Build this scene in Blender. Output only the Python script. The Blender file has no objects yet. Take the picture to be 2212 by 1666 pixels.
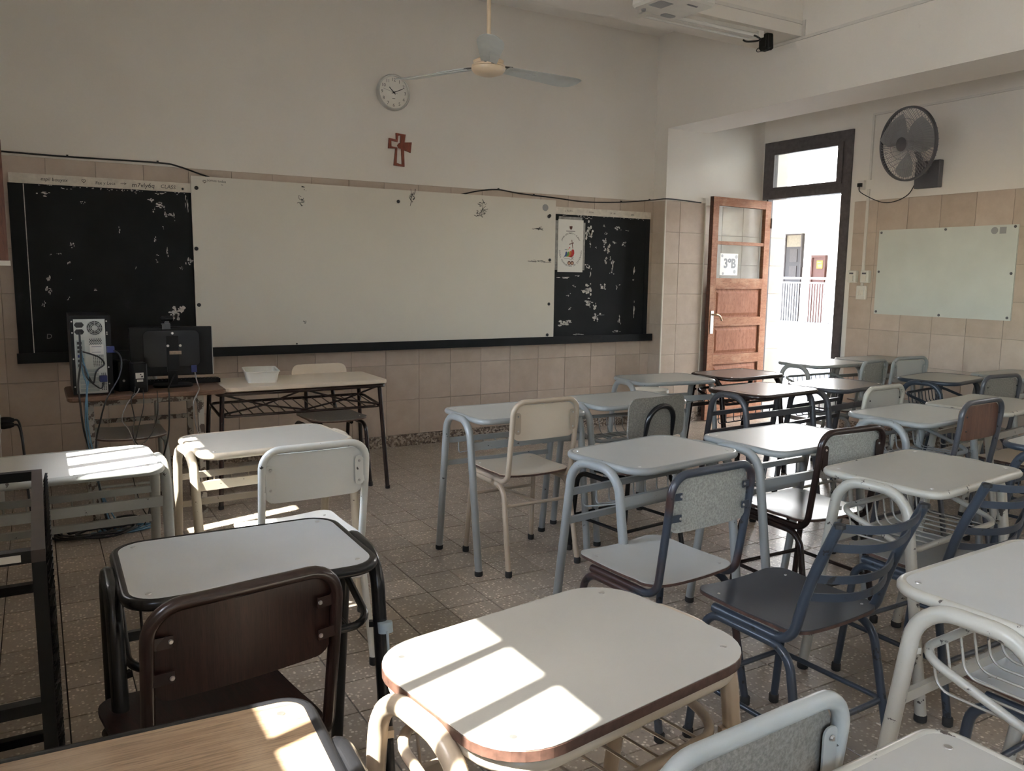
import bpy, bmesh, math, random
from mathutils import Vector, Matrix
from mathutils.geometry import tessellate_polygon
random.seed(7)
PI = math.pi
S = bpy.context.scene
COL = S.collection
R_ = math.radians

# ---------------------------------------------------------------- camera
CAM_H = 1.40
yaw, pitch, roll = R_(30.2264), R_(7.7055), R_(0.7382)
fwd = Vector((math.sin(yaw) * math.cos(pitch), math.cos(yaw) * math.cos(pitch), -math.sin(pitch)))
rgt = Vector((math.cos(yaw), -math.sin(yaw), 0))
upv = rgt.cross(fwd)
r2 = rgt * math.cos(roll) + upv * math.sin(roll)
u2 = upv * math.cos(roll) - rgt * math.sin(roll)
cd = bpy.data.cameras.new('camera')
cd.sensor_width = 36.0
cd.sensor_fit = 'HORIZONTAL'
cd.lens = 1764.57 / 2212 * 36.0
cd.clip_start = 0.02
cd.clip_end = 300
cam = bpy.data.objects.new('camera', cd)
COL.objects.link(cam)
m = Matrix((r2, u2, -fwd)).transposed().to_4x4()
m.translation = Vector((0, 0, CAM_H))
cam.matrix_world = m
S.camera = cam

# ---------------------------------------------------------------- light
S.view_settings.view_transform = 'Standard'
S.view_settings.look = 'None'
S.view_settings.gamma = 1.0
S.view_settings.use_curve_mapping = False
S.view_settings.exposure = 1.95
S.cycles.use_denoising = True
S.cycles.max_bounces = 10
S.cycles.diffuse_bounces = 6
S.cycles.glossy_bounces = 4
S.cycles.transmission_bounces = 8
S.cycles.transparent_max_bounces = 12
S.cycles.caustics_reflective = False
S.cycles.caustics_refractive = False
S.cycles.sample_clamp_indirect = 6.0

SUN_AZ = R_(16.0)      # travel direction of the light, from +X towards +Y
SUN_EL = R_(50.5)
W = bpy.data.worlds.new('sky')
S.world = W
W.use_nodes = True
nt = W.node_tree
nt.nodes.clear()
out = nt.nodes.new('ShaderNodeOutputWorld')
bg = nt.nodes.new('ShaderNodeBackground')
sky = nt.nodes.new('ShaderNodeTexSky')
sky.sky_type = 'NISHITA'
sky.sun_disc = False
sky.sun_elevation = SUN_EL
sky.sun_rotation = R_(270) - SUN_AZ
sky.air_density = 1.0
sky.dust_density = 0.8
sky.ozone_density = 1.0
bg.inputs['Strength'].default_value = 2.2
hs = nt.nodes.new('ShaderNodeHueSaturation')
hs.inputs['Saturation'].default_value = 0.74
nt.links.new(sky.outputs[0], hs.inputs['Color'])
nt.links.new(hs.outputs[0], bg.inputs[0])
nt.links.new(bg.outputs[0], out.inputs[0])

sd = Vector((math.cos(SUN_AZ) * math.cos(SUN_EL), math.sin(SUN_AZ) * math.cos(SUN_EL), -math.sin(SUN_EL)))
sl = bpy.data.lights.new('sun', 'SUN')
sl.energy = 18.0
sl.angle = R_(0.53)
sl.color = (1.0, 0.965, 0.91)
so = bpy.data.objects.new('sun', sl)
COL.objects.link(so)
so.rotation_euler = sd.to_track_quat('-Z', 'Y').to_euler()
so.location = (-8, -2, 10)


def portal(name, loc, direction, sx, sy):
    """sampling guide in a window opening: emits nothing itself, tells the renderer where sky light enters"""
    l = bpy.data.lights.new(name, 'AREA')
    l.shape = 'RECTANGLE'
    l.size = sx
    l.size_y = sy
    l.cycles.is_portal = True
    o = bpy.data.objects.new(name, l)
    COL.objects.link(o)
    o.location = loc
    o.rotation_euler = Vector(direction).to_track_quat('-Z', 'Z').to_euler()


# ---------------------------------------------------------------- room numbers
XL, XR, XB = -0.27, 6.5, 5.08       # left wall, right (door) wall, face of the deep beam
YF, YB = 6.1226, -2.6               # front wall, back wall
ZC = 3.58                           # ceiling
ZBEAM = 2.745
YP = 5.946                          # front face of the pier
TH = 0.30
LWIN = [(-2.3, -0.5), (0.28, 1.22), (2.62, 3.22), (4.02, 5.02)]   # left wall windows (y range)
LZ0, LZ1 = 1.10, 2.34
RWIN = [(-1.9, -0.3), (0.55, 2.25)]                                # right wall windows
RZ0, RZ1 = 1.1, 2.4
DY0, DY1 = 5.07, 6.06               # door opening
DZ = 2.75
for i, (a, b) in enumerate(LWIN):
    portal('window_portal', (XL - 0.16, (a + b) / 2, (LZ0 + LZ1) / 2), (1, 0, 0), b - a, LZ1 - LZ0)
for i, (a, b) in enumerate(RWIN):
    portal('window_portal', (XR + 0.16, (a + b) / 2, (RZ0 + RZ1) / 2), (-1, 0, 0), b - a, RZ1 - RZ0)
portal('door_portal', (XR + 0.32, (DY0 + DY1) / 2, DZ / 2), (-1, 0, 0), DY1 - DY0, DZ)

# ---------------------------------------------------------------- materials
MATS = {}


def new_mat(name):
    mt = bpy.data.materials.new(name)
    mt.use_nodes = True
    n = mt.node_tree
    n.nodes.clear()
    o = n.nodes.new('ShaderNodeOutputMaterial')
    p = n.nodes.new('ShaderNodeBsdfPrincipled')
    n.links.new(p.outputs[0], o.inputs[0])
    MATS[name] = mt
    return mt, n, p


def rgba(c):
    return (c[0], c[1], c[2], 1.0)


def coords(n, kind='Object', rnd=True, scale=(1, 1, 1)):
    if kind == 'World':
        g = n.nodes.new('ShaderNodeNewGeometry')
        src = g.outputs['Position']
    else:
        t = n.nodes.new('ShaderNodeTexCoord')
        src = t.outputs[kind]
    if rnd:
        oi = n.nodes.new('ShaderNodeObjectInfo')
        mul = n.nodes.new('ShaderNodeMath')
        mul.operation = 'MULTIPLY'
        mul.inputs[1].default_value = 37.0
        n.links.new(oi.outputs['Random'], mul.inputs[0])
        add = n.nodes.new('ShaderNodeVectorMath')
        add.operation = 'ADD'
        n.links.new(src, add.inputs[0])
        n.links.new(mul.outputs[0], add.inputs[1])
        src = add.outputs[0]
    mp = n.nodes.new('ShaderNodeMapping')
    mp.inputs['Scale'].default_value = scale
    n.links.new(src, mp.inputs[0])
    return mp.outputs[0]


def noise(n, vec, scale, detail=3.0, rough=0.55):
    t = n.nodes.new('ShaderNodeTexNoise')
    t.inputs['Scale'].default_value = scale
    t.inputs['Detail'].default_value = detail
    t.inputs['Roughness'].default_value = rough
    n.links.new(vec, t.inputs['Vector'])
    return t.outputs['Fac']


def ramp(n, fac, stops):
    r = n.nodes.new('ShaderNodeValToRGB')
    e = r.color_ramp.elements
    while len(e) < len(stops):
        e.new(0.5)
    for k, (p, c) in enumerate(stops):
        e[k].position = p
        e[k].color = rgba(c) if len(c) == 3 else c
    n.links.new(fac, r.inputs[0])
    return r.outputs[0]


def mix(n, fac, a, b):
    x = n.nodes.new('ShaderNodeMix')
    x.data_type = 'RGBA'
    if isinstance(fac, float):
        x.inputs[0].default_value = fac
    else:
        n.links.new(fac, x.inputs[0])
    for s, v in ((6, a), (7, b)):
        if isinstance(v, tuple):
            x.inputs[s].default_value = rgba(v)
        else:
            n.links.new(v, x.inputs[s])
    return x.outputs[2]


def bump(n, p, h, strength, dist=0.01):
    b = n.nodes.new('ShaderNodeBump')
    b.inputs['Strength'].default_value = strength
    b.inputs['Distance'].default_value = dist
    n.links.new(h, b.inputs['Height'])
    n.links.new(b.outputs[0], p.inputs['Normal'])


def simple(name, c, rough=0.5, metal=0.0, var=0.10, scale=14.0, kind='Object', spec=0.5, bmp=0.0, bscale=120.0):
    mt, n, p = new_mat(name)
    v = coords(n, kind, kind == 'Object')
    f = noise(n, v, scale)
    d = tuple(x * (1 - var) for x in c)
    l = tuple(min(1, x * (1 + var)) for x in c)
    n.links.new(ramp(n, f, [(0.3, d), (0.7, l)]), p.inputs['Base Color'])
    p.inputs['Roughness'].default_value = rough
    p.inputs['Metallic'].default_value = metal
    p.inputs['Specular IOR Level'].default_value = spec
    if bmp:
        bump(n, p, noise(n, v, bscale, 2), bmp, 0.002)
    return mt


def paint(name, c, chip, amount=0.66, rough=0.32, second=None):
    """enamel on steel tube with worn-off chips"""
    mt, n, p = new_mat(name)
    v = coords(n)
    f1 = noise(n, v, 5, 2)
    base = ramp(n, f1, [(0.3, tuple(x * .9 for x in c)), (0.7, tuple(min(1, x * 1.06) for x in c))])
    if second:
        f3 = noise(n, v, 3.2, 3)
        base = mix(n, ramp(n, f3, [(0.52, (0, 0, 0)), (0.60, (1, 1, 1))]), base, second)
    f2 = noise(n, v, 26, 6, 0.62)
    msk = ramp(n, f2, [(amount, (0, 0, 0)), (amount + 0.015, (1, 1, 1))])
    n.links.new(mix(n, msk, base, chip), p.inputs['Base Color'])
    p.inputs['Roughness'].default_value = rough
    return mt


def laminate(name, c, rough=0.33, var=0.05, scratch=0.5):
    mt, n, p = new_mat(name)
    v = coords(n)
    f = noise(n, v, 3.5, 4)
    base = ramp(n, f, [(0.3, tuple(x * (1 - var) for x in c)), (0.7, tuple(min(1, x * (1 + var)) for x in c))])
    n.links.new(base, p.inputs['Base Color'])
    p.inputs['Roughness'].default_value = rough
    return mt


def wood(name, dark, light, scale=(1.5, 26, 26), rough=0.4, wear=None, spec=0.5):
    mt, n, p = new_mat(name)
    p.inputs['Specular IOR Level'].default_value = spec
    v = coords(n, scale=scale)
    f = noise(n, v, 2.2, 6, 0.65)
    f2 = noise(n, coords(n, scale=tuple(s * 3.5 for s in scale)), 3.0, 3)
    base = ramp(n, f, [(0.28, dark), (0.72, light)])
    base = mix(n, ramp(n, f2, [(0.35, (0.55,) * 3), (0.5, (0, 0, 0))]), base, tuple(x * .55 for x in dark))
    if wear:
        w = noise(n, coords(n), 7, 5)
        base = mix(n, ramp(n, w, [(0.5, (0, 0, 0)), (0.75, (0.6,) * 3)]), base, wear)
    n.links.new(base, p.inputs['Base Color'])
    p.inputs['Roughness'].default_value = rough
    bump(n, p, f2, 0.12, 0.002)
    return mt


def make_materials():
    # plaster
    mt, n, p = new_mat('plaster')
    v = coords(n, 'World', False)
    f = noise(n, v, 1.3, 5)
    base = ramp(n, f, [(0.3, (0.755, 0.715, 0.655)), (0.7, (0.80, 0.76, 0.70))])
    sm = noise(n, v, 9, 6, 0.7)
    base = mix(n, ramp(n, sm, [(0.70, (0, 0, 0)), (0.78, (0.35,) * 3)]), base, (0.50, 0.47, 0.43))
    n.links.new(base, p.inputs['Base Color'])
    p.inputs['Roughness'].default_value = 0.8
    bump(n, p, noise(n, v, 60, 4), 0.12, 0.006)
    simple('ceiling_paint', (0.84, 0.81, 0.76), 0.9, var=0.03, scale=2, kind='World')
    # glazed wall tile
    mt, n, p = new_mat('wall_tile')
    v = coords(n, 'Object', True)
    f = noise(n, v, 9, 5, 0.6)
    oi = n.nodes.new('ShaderNodeObjectInfo')
    tone = ramp(n, oi.outputs['Random'], [(0.0, (0.50, 0.41, 0.335)), (0.5, (0.545, 0.45, 0.37)), (1.0, (0.585, 0.48, 0.40))])
    sp = ramp(n, f, [(0.35, (0.88, 0.86, 0.84)), (0.7, (1.0, 1.0, 1.0))])
    mm = n.nodes.new('ShaderNodeMix')
    mm.data_type = 'RGBA'
    mm.blend_type = 'MULTIPLY'
    mm.inputs[0].default_value = 1.0
    n.links.new(tone, mm.inputs[6])
    n.links.new(sp, mm.inputs[7])
    n.links.new(mm.outputs[2], p.inputs['Base Color'])
    p.inputs['Roughness'].default_value = 0.36
    bump(n, p, noise(n, v, 14, 3), 0.10, 0.004)
    simple('grout', (0.40, 0.34, 0.28), 0.9, kind='World', scale=30)
    simple('floor_grout', (0.03, 0.024, 0.020), 0.9, kind='World', scale=30)
    # terrazzo tile
    mt, n, p = new_mat('terrazzo')
    v = coords(n, 'World', False)
    vo = n.nodes.new('ShaderNodeTexVoronoi')
    vo.inputs['Scale'].default_value = 78
    n.links.new(v, vo.inputs['Vector'])
    wn = n.nodes.new('ShaderNodeSeparateColor')
    n.links.new(vo.outputs['Color'], wn.inputs[0])
    chips = ramp(n, wn.outputs[0], [(0.0, (0.19, 0.16, 0.128)), (0.45, (0.30, 0.255, 0.21)), (0.68, (0.40, 0.355, 0.30)), (0.86, (0.58, 0.53, 0.465))])
    dist = ramp(n, vo.outputs['Distance'], [(0.30, (0, 0, 0)), (0.46, (1, 1, 1))])
    base = mix(n, dist, chips, (0.255, 0.215, 0.175))
    oi = n.nodes.new('ShaderNodeObjectInfo')
    tn = ramp(n, oi.outputs['Random'], [(0, (0.86, 0.86, 0.86)), (1, (1.1, 1.08, 1.05))])
    big = ramp(n, noise(n, v, 2.1, 5, 0.6), [(0.3, (1.02, 0.99, 0.96)), (0.7, (1.42, 1.42, 1.42))])
    a = n.nodes.new('ShaderNodeMix')
    a.data_type = 'RGBA'
    a.blend_type = 'MULTIPLY'
    a.inputs[0].default_value = 1.0
    n.links.new(base, a.inputs[6])
    n.links.new(tn, a.inputs[7])
    b = n.nodes.new('ShaderNodeMix')
    b.data_type = 'RGBA'
    b.blend_type = 'MULTIPLY'
    b.inputs[0].default_value = 1.0
    n.links.new(a.outputs[2], b.inputs[6])
    n.links.new(big, b.inputs[7])
    n.links.new(b.outputs[2], p.inputs['Base Color'])
    p.inputs['Roughness'].default_value = 0.30
    # granite-chip baseboard
    mt, n, p = new_mat('granite_base')
    v = coords(n, 'World', False)
    vo = n.nodes.new('ShaderNodeTexVoronoi')
    vo.inputs['Scale'].default_value = 75
    n.links.new(v, vo.inputs['Vector'])
    wn = n.nodes.new('ShaderNodeSeparateColor')
    n.links.new(vo.outputs['Color'], wn.inputs[0])
    n.links.new(ramp(n, wn.outputs[0], [(0, (0.07, 0.05, 0.04)), (0.5, (0.22, 0.17, 0.13)), (0.8, (0.42, 0.36, 0.30))]), p.inputs['Base Color'])
    p.inputs['Roughness'].default_value = 0.4
    # chalk board
    mt, n, p = new_mat('chalkboard')
    v = coords(n, 'World', False)
    f = noise(n, v, 3.0, 6, 0.7)
    n.links.new(ramp(n, f, [(0.35, (0.008, 0.009, 0.010)), (0.62, (0.013, 0.014, 0.016)), (0.80, (0.035, 0.036, 0.038))]), p.inputs['Base Color'])
    p.inputs['Roughness'].default_value = 0.6
    p.inputs['Specular IOR Level'].default_value = 0.2
    bump(n, p, noise(n, v, 50, 3), 0.15, 0.003)
    simple('flake_white', (0.62, 0.60, 0.56), 0.8, var=0.2, scale=60, kind='World')
    simple('board_strip', (0.66, 0.61, 0.53), 0.6, var=0.12, scale=30, kind='World')
    simple('white_board', (0.66, 0.62, 0.545), 0.30, var=0.02, scale=2, kind='World')
    simple('white_board_green', (0.58, 0.60, 0.555), 0.35, var=0.04, scale=4, kind='World')
    simple('marker_ink', (0.03, 0.028, 0.027), 0.6)
    simple('ghost_ink', (0.25, 0.24, 0.23), 0.6)
    simple('black_cap', (0.012, 0.012, 0.013), 0.4)
    simple('paper', (0.74, 0.72, 0.68), 0.45, var=0.02)
    simple('tape', (0.30, 0.29, 0.27), 0.3, var=0.3, scale=40)
    for nm, c in (('ink_red', (0.48, 0.03, 0.03)), ('ink_orange', (0.72, 0.22, 0.05)), ('ink_green', (0.10, 0.26, 0.05)), ('ink_blue', (0.04, 0.09, 0.25)),
                  ('ink_brown', (0.12, 0.035, 0.02)), ('ink_skin', (0.55, 0.33, 0.22)), ('ink_yellow', (0.80, 0.55, 0.03))):
        simple(nm, c, 0.5, var=0.05)
    # furniture
    laminate('lam_grey', (0.44, 0.435, 0.405))
    laminate('lam_light', (0.58, 0.585, 0.575))
    laminate('lam_cream', (0.375, 0.358, 0.318))
    laminate('lam_white', (0.47, 0.465, 0.44))
    laminate('lam_beige', (0.64, 0.54, 0.42))
    laminate('lam_brown', (0.20, 0.15, 0.125), 0.26, var=0.15)
    laminate('lam_slate', (0.030, 0.034, 0.041), 0.46, var=0.12)
    laminate('lam_seatgrey', (0.24, 0.235, 0.22), 0.30, var=0.08)
    mt, n, p = new_mat('lam_speckle')
    v = coords(n)
    f = noise(n, v, 140, 3, 0.7)
    n.links.new(ramp(n, f, [(0.35, (0.21, 0.21, 0.185)), (0.65, (0.37, 0.365, 0.33))]), p.inputs['Base Color'])
    p.inputs['Roughness'].default_value = 0.4
    mt, n, p = new_mat('lam_speckle_dark')
    v = coords(n)
    f = noise(n, v, 160, 3, 0.7)
    n.links.new(ramp(n, f, [(0.35, (0.13, 0.12, 0.10)), (0.65, (0.245, 0.23, 0.20))]), p.inputs['Base Color'])
    p.inputs['Roughness'].default_value = 0.4
    wood('wood_top', (0.185, 0.115, 0.065), (0.36, 0.25, 0.155), (2.0, 34, 34), 0.42, wear=(0.42, 0.32, 0.22))
    wood('wood_table', (0.10, 0.05, 0.03), (0.24, 0.14, 0.085), (2.0, 26, 26), 0.42)
    wood('wood_dark', (0.012, 0.005, 0.004), (0.040, 0.015, 0.011), (38, 4, 2.5), 0.36, spec=0.35)
    wood('wood_brownback', (0.08, 0.035, 0.022), (0.17, 0.08, 0.05), (38, 4, 2.5), 0.34)
    wood('wood_door', (0.27, 0.115, 0.065), (0.42, 0.205, 0.12), (3, 3, 22), 0.62, wear=(0.50, 0.32, 0.21), spec=0.15)
    wood('wood_door_panel', (0.26, 0.105, 0.06), (0.38, 0.165, 0.10), (14, 3, 2.5), 0.62, spec=0.15)
    wood('wood_door_edge', (0.055, 0.022, 0.015), (0.11, 0.045, 0.03), (3, 3, 22), 0.5)
    wood('wood_cross', (0.19, 0.045, 0.025), (0.32, 0.085, 0.045), (20, 3, 3), 0.45)
    wood('wood_shutter', (0.10, 0.035, 0.02), (0.20, 0.08, 0.05), (20, 20, 2), 0.5)
    simple('ply_edge', (0.075, 0.038, 0.027), 0.5, var=0.35, scale=60)
    paint('tube_grey', (0.285, 0.292, 0.280), (0.05, 0.045, 0.04), 0.68)
    paint('tube_grey_light', (0.32, 0.33, 0.31), (0.06, 0.05, 0.045), 0.68)
    paint('tube_cream', (0.50, 0.435, 0.335), (0.08, 0.06, 0.05), 0.67)
    paint('tube_cream_pale', (0.40, 0.375, 0.315), (0.05, 0.038, 0.032), 0.63)
    paint('tube_beige', (0.43, 0.345, 0.255), (0.12, 0.08, 0.055), 0.70)
    paint('tube_white', (0.72, 0.72, 0.67), (0.03, 0.028, 0.027), 0.67)
    laminate('lam_bright', (0.72, 0.725, 0.69), 0.4)
    paint('tube_black', (0.009, 0.009, 0.010), (0.30, 0.29, 0.28), 0.73, 0.24)
    paint('tube_brown', (0.022, 0.011, 0.009), (0.12, 0.08, 0.065), 0.72, 0.25)
    paint('tube_blue', (0.034, 0.043, 0.057), (0.012, 0.011, 0.011), 0.63, 0.30)
    paint('tube_bluebrown', (0.040, 0.048, 0.062), (0.014, 0.011, 0.010), 0.61, 0.30, second=(0.050, 0.026, 0.022))
    paint('tube_darkgrey', (0.065, 0.065, 0.072), (0.02, 0.018, 0.018), 0.64, 0.30)
    paint('tube_chipped', (0.34, 0.32, 0.28), (0.07, 0.05, 0.04), 0.52, 0.5)
    simple('rubber', (0.016, 0.015, 0.014), 0.7)
    simple('screw', (0.55, 0.53, 0.50), 0.3, metal=0.9)
    simple('splash', (0.33, 0.40, 0.44), 0.4, var=0.1, scale=30)
    simple('steel_black', (0.010, 0.0095, 0.0095), 0.45, var=0.2, spec=0.25)
    simple('steel_brown', (0.05, 0.036, 0.03), 0.40, var=0.2)
    # electronics
    simple('pc_black', (0.008, 0.008, 0.009), 0.4, spec=0.2)
    simple('pc_gloss', (0.006, 0.006, 0.007), 0.2, spec=0.35)
    simple('pc_steel', (0.42, 0.43, 0.40), 0.42, metal=0.35, var=0.06)
    simple('pc_steel_dull', (0.30, 0.33, 0.31), 0.45, metal=0.3, var=0.08)
    simple('pc_side', (0.055, 0.060, 0.065), 0.4)
    simple('plug_blue', (0.012, 0.022, 0.12), 0.4)
    simple('cable_black', (0.010, 0.010, 0.010), 0.45)
    simple('cable_blue', (0.10, 0.22, 0.33), 0.45)
    simple('cable_grey', (0.22, 0.21, 0.20), 0.45)
    simple('label_white', (0.60, 0.58, 0.53), 0.5)
    simple('label_tan', (0.30, 0.22, 0.15), 0.5, scale=50, var=0.3)
    simple('plastic_white', (0.68, 0.66, 0.60), 0.4, var=0.04)
    simple('plastic_grey', (0.30, 0.30, 0.30), 0.4, var=0.04)
    simple('plastic_cream', (0.68, 0.54, 0.38), 0.4, var=0.05)
    simple('plastic_red', (0.42, 0.02, 0.025), 0.35)
    simple('fan_blade_paint', (0.55, 0.575, 0.56), 0.45, var=0.05)
    simple('fan_dark', (0.10, 0.098, 0.11), 0.4)
    simple('fan_guard_grey', (0.27, 0.262, 0.27), 0.35)
    simple('clock_rim', (0.58, 0.57, 0.54), 0.32, metal=0.5)
    simple('clock_face', (0.82, 0.79, 0.73), 0.5, var=0.02)
    simple('clock_digit', (0.13, 0.125, 0.118), 0.5)
    simple('conduit_white', (0.68, 0.65, 0.60), 0.5, var=0.03)
    simple('tube_glass', (0.75, 0.74, 0.70), 0.2, var=0.02)
    simple('frame_grey', (0.085, 0.075, 0.078), 0.55, var=0.25, scale=20)
    simple('brass', (0.45, 0.33, 0.22), 0.3, metal=0.8)
    simple('ground_pale', (0.62, 0.57, 0.50), 0.85, kind='World', scale=3)  # kept pale so the unseen ground bounces sunlight indoors
    simple('concrete', (0.15, 0.14, 0.128), 0.8, kind='World', scale=3)
    simple('facade', (0.62, 0.60, 0.56), 0.85, kind='World', scale=1, var=0.03)
    simple('rail_white', (0.30, 0.295, 0.285), 0.5)
    simple('far_door_dark', (0.012, 0.009, 0.009), 0.6, spec=0.2)
    simple('far_door_dark_panel', (0.020, 0.015, 0.014), 0.6, spec=0.2)
    simple('far_door_red', (0.035, 0.012, 0.008), 0.6, spec=0.2)
    simple('far_door_transom', (0.075, 0.062, 0.045), 0.6, spec=0.2)
    simple('far_notice', (0.10, 0.066, 0.006), 0.6, spec=0.2)
    simple('far_dado', (0.16, 0.125, 0.105), 0.6, kind='World', scale=8)
    simple('trim_white', (0.72, 0.68, 0.60), 0.4, var=0.04)
    mt, n, p = new_mat('glass')
    p.inputs['Base Color'].default_value = (0.9, 0.93, 0.92, 1)
    p.inputs['Roughness'].default_value = 0.02
    n.nodes.remove(p)
    tr = n.nodes.new('ShaderNodeBsdfTransparent')
    gl = n.nodes.new('ShaderNodeBsdfGlossy')
    gl.inputs['Roughness'].default_value = 0.03
    lw = n.nodes.new('ShaderNodeLayerWeight')
    lw.inputs['Blend'].default_value = 0.5
    pw = n.nodes.new('ShaderNodeMath')
    pw.operation = 'POWER'
    pw.inputs[1].default_value = 5.0
    n.links.new(lw.outputs['Facing'], pw.inputs[0])
    fr = n.nodes.new('ShaderNodeMath')
    fr.operation = 'MULTIPLY_ADD'
    fr.inputs[1].default_value = 0.95
    fr.inputs[2].default_value = 0.016
    n.links.new(pw.outputs[0], fr.inputs[0])
    nv = coords(n)
    tr_c = ramp(n, noise(n, nv, 2, 2), [(0.3, (0.86, 0.87, 0.86)), (0.7, (0.92, 0.93, 0.92))])
    n.links.new(tr_c, tr.inputs['Color'])
    ms = n.nodes.new('ShaderNodeMixShader')
    n.links.new(fr.outputs[0], ms.inputs[0])
    n.links.new(tr.outputs[0], ms.inputs[1])
    n.links.new(gl.outputs[0], ms.inputs[2])
    o = [x for x in n.nodes if x.type == 'OUTPUT_MATERIAL'][0]
    n.links.new(ms.outputs[0], o.inputs[0])


make_materials()


# ---------------------------------------------------------------- mesh helpers
class MB:
    def __init__(s):
        s.v = []
        s.f = []
        s.mi = []

    def add(s, vs, fs, mi=0):
        o = len(s.v)
        s.v += [tuple(x) for x in vs]
        s.f += [tuple(i + o for i in f) for f in fs]
        s.mi += [mi] * len(fs)
        return s

    def box(s, c, d, rot=None, mi=0):
        x, y, z = d[0] / 2, d[1] / 2, d[2] / 2
        vs = [Vector(p) for p in ((-x, -y, -z), (x, -y, -z), (x, y, -z), (-x, y, -z), (-x, -y, z), (x, -y, z), (x, y, z), (-x, y, z))]
        if rot is not None:
            vs = [rot @ v for v in vs]
        c = Vector(c)
        return s.add([v + c for v in vs], [(3, 2, 1, 0), (4, 5, 6, 7), (0, 1, 5, 4), (1, 2, 6, 5), (2, 3, 7, 6), (3, 0, 4, 7)], mi)

    def bb(s, x0, x1, y0, y1, z0, z1, mi=0):
        return s.box(((x0 + x1) / 2, (y0 + y1) / 2, (z0 + z1) / 2), (x1 - x0, y1 - y0, z1 - z0), None, mi)

    def bar(s, a, b, w, h, mi=0):
        a, b = Vector(a), Vector(b)
        d = b - a
        q = d.to_track_quat('X', 'Z').to_matrix()
        return s.box((a + b) / 2, (d.length, w, h), q, mi)

    def tube(s, pts, r, n=10, closed=False, cap=True, mi=0, rz=None):
        P = [Vector(p) for p in pts]
        N = len(P)
        T = []
        for i in range(N):
            a = P[(i - 1) % N] if (closed or i > 0) else P[i]
            b = P[(i + 1) % N] if (closed or i < N - 1) else P[i]
            T.append((b - a).normalized())
        ref = Vector((0, 0, 1)) if abs(T[0].z) < 0.9 else Vector((1, 0, 0))
        u = (ref - T[0] * ref.dot(T[0])).normalized()
        vs = []
        for i in range(N):
            u = (u - T[i] * u.dot(T[i])).normalized()
            w = T[i].cross(u)
            rr = r[i] if isinstance(r, (list, tuple)) else r
            for k in range(n):
                a = 2 * PI * k / n
                vs.append(P[i] + u * (rr * math.cos(a)) + w * ((rz or 1.0) * rr * math.sin(a)))
        fs = []
        for i in range(N if closed else N - 1):
            j = (i + 1) % N
            for k in range(n):
                l = (k + 1) % n
                fs.append((i * n + k, i * n + l, j * n + l, j * n + k))
        if not closed and cap:
            fs.append(tuple(range(n))[::-1])
            fs.append(tuple((N - 1) * n + k for k in range(n)))
        return s.add(vs, fs, mi)

    def lathe(s, prof, n=24, axis='Z', c=(0, 0, 0), mi=0, cap=True):
        vs = []
        for r, z in prof:
            for k in range(n):
                a = 2 * PI * k / n
                p = (r * math.cos(a), r * math.sin(a), z)
                if axis == 'X':
                    p = (p[2], p[0], p[1])
                elif axis == 'Y':
                    p = (p[1], p[2], p[0])
                vs.append((p[0] + c[0], p[1] + c[1], p[2] + c[2]))
        fs = []
        for i in range(len(prof) - 1):
            for k in range(n):
                l = (k + 1) % n
                fs.append((i * n + k, i * n + l, (i + 1) * n + l, (i + 1) * n + k))
        if cap:
            if prof[0][0] > 1e-5:
                fs.append(tuple(range(n))[::-1])
            if prof[-1][0] > 1e-5:
                fs.append(tuple((len(prof) - 1) * n + k for k in range(n)))
        return s.add(vs, fs, mi)

    def slab(s, pts, z0, z1, b=0.0, mi=0):
        """outline (ccw, xy) extruded with a small bevel"""
        n = len(pts)
        P = [Vector((p[0], p[1])) for p in pts]
        ins = []
        for i in range(n):
            a, c = P[i - 1], P[(i + 1) % n]
            t = (c - a).normalized()
            ins.append(P[i] + Vector((-t.y, t.x)) * b)
        rings = [(ins, z0), (P, z0 + b), (P, z1 - b), (ins, z1)] if b > 0 else [(P, z0), (P, z1)]
        vs = [(q.x, q.y, z) for ring, z in rings for q in ring]
        fs = [tuple(range(n))[::-1], tuple((len(rings) - 1) * n + k for k in range(n))]
        for r in range(len(rings) - 1):
            for k in range(n):
                l = (k + 1) % n
                fs.append((r * n + k, r * n + l, (r + 1) * n + l, (r + 1) * n + k))
        return s.add(vs, fs, mi)

    def sheet(s, xs, lo, hi, nv, surf, off, mi=0):
        """bent board: columns at xs, rows between lo(x) and hi(x); surf(x,v)->point; off = thickness vector"""
        nx = len(xs)
        top = []
        for x in xs:
            for j in range(nv + 1):
                v = lo(x) + (hi(x) - lo(x)) * j / nv
                top.append(Vector(surf(x, v)))
        off = Vector(off)
        vs = top + [p - off for p in top]
        o = len(top)
        m_ = nv + 1
        fs = []
        for i in range(nx - 1):
            for j in range(nv):
                a, b, c, d = i * m_ + j, (i + 1) * m_ + j, (i + 1) * m_ + j + 1, i * m_ + j + 1
                fs.append((a, b, c, d))
                fs.append((a + o, d + o, c + o, b + o))
            a, b = i * m_, (i + 1) * m_
            fs.append((a, a + o, b + o, b))
            a, b = i * m_ + nv, (i + 1) * m_ + nv
            fs.append((a, b, b + o, a + o))
        for j in range(nv):
            a = j
            fs.append((a, a + 1, a + 1 + o, a + o))
            a = (nx - 1) * m_ + j
            fs.append((a, a + o, a + 1 + o, a + 1))
        return s.add(vs, fs, mi)

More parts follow.
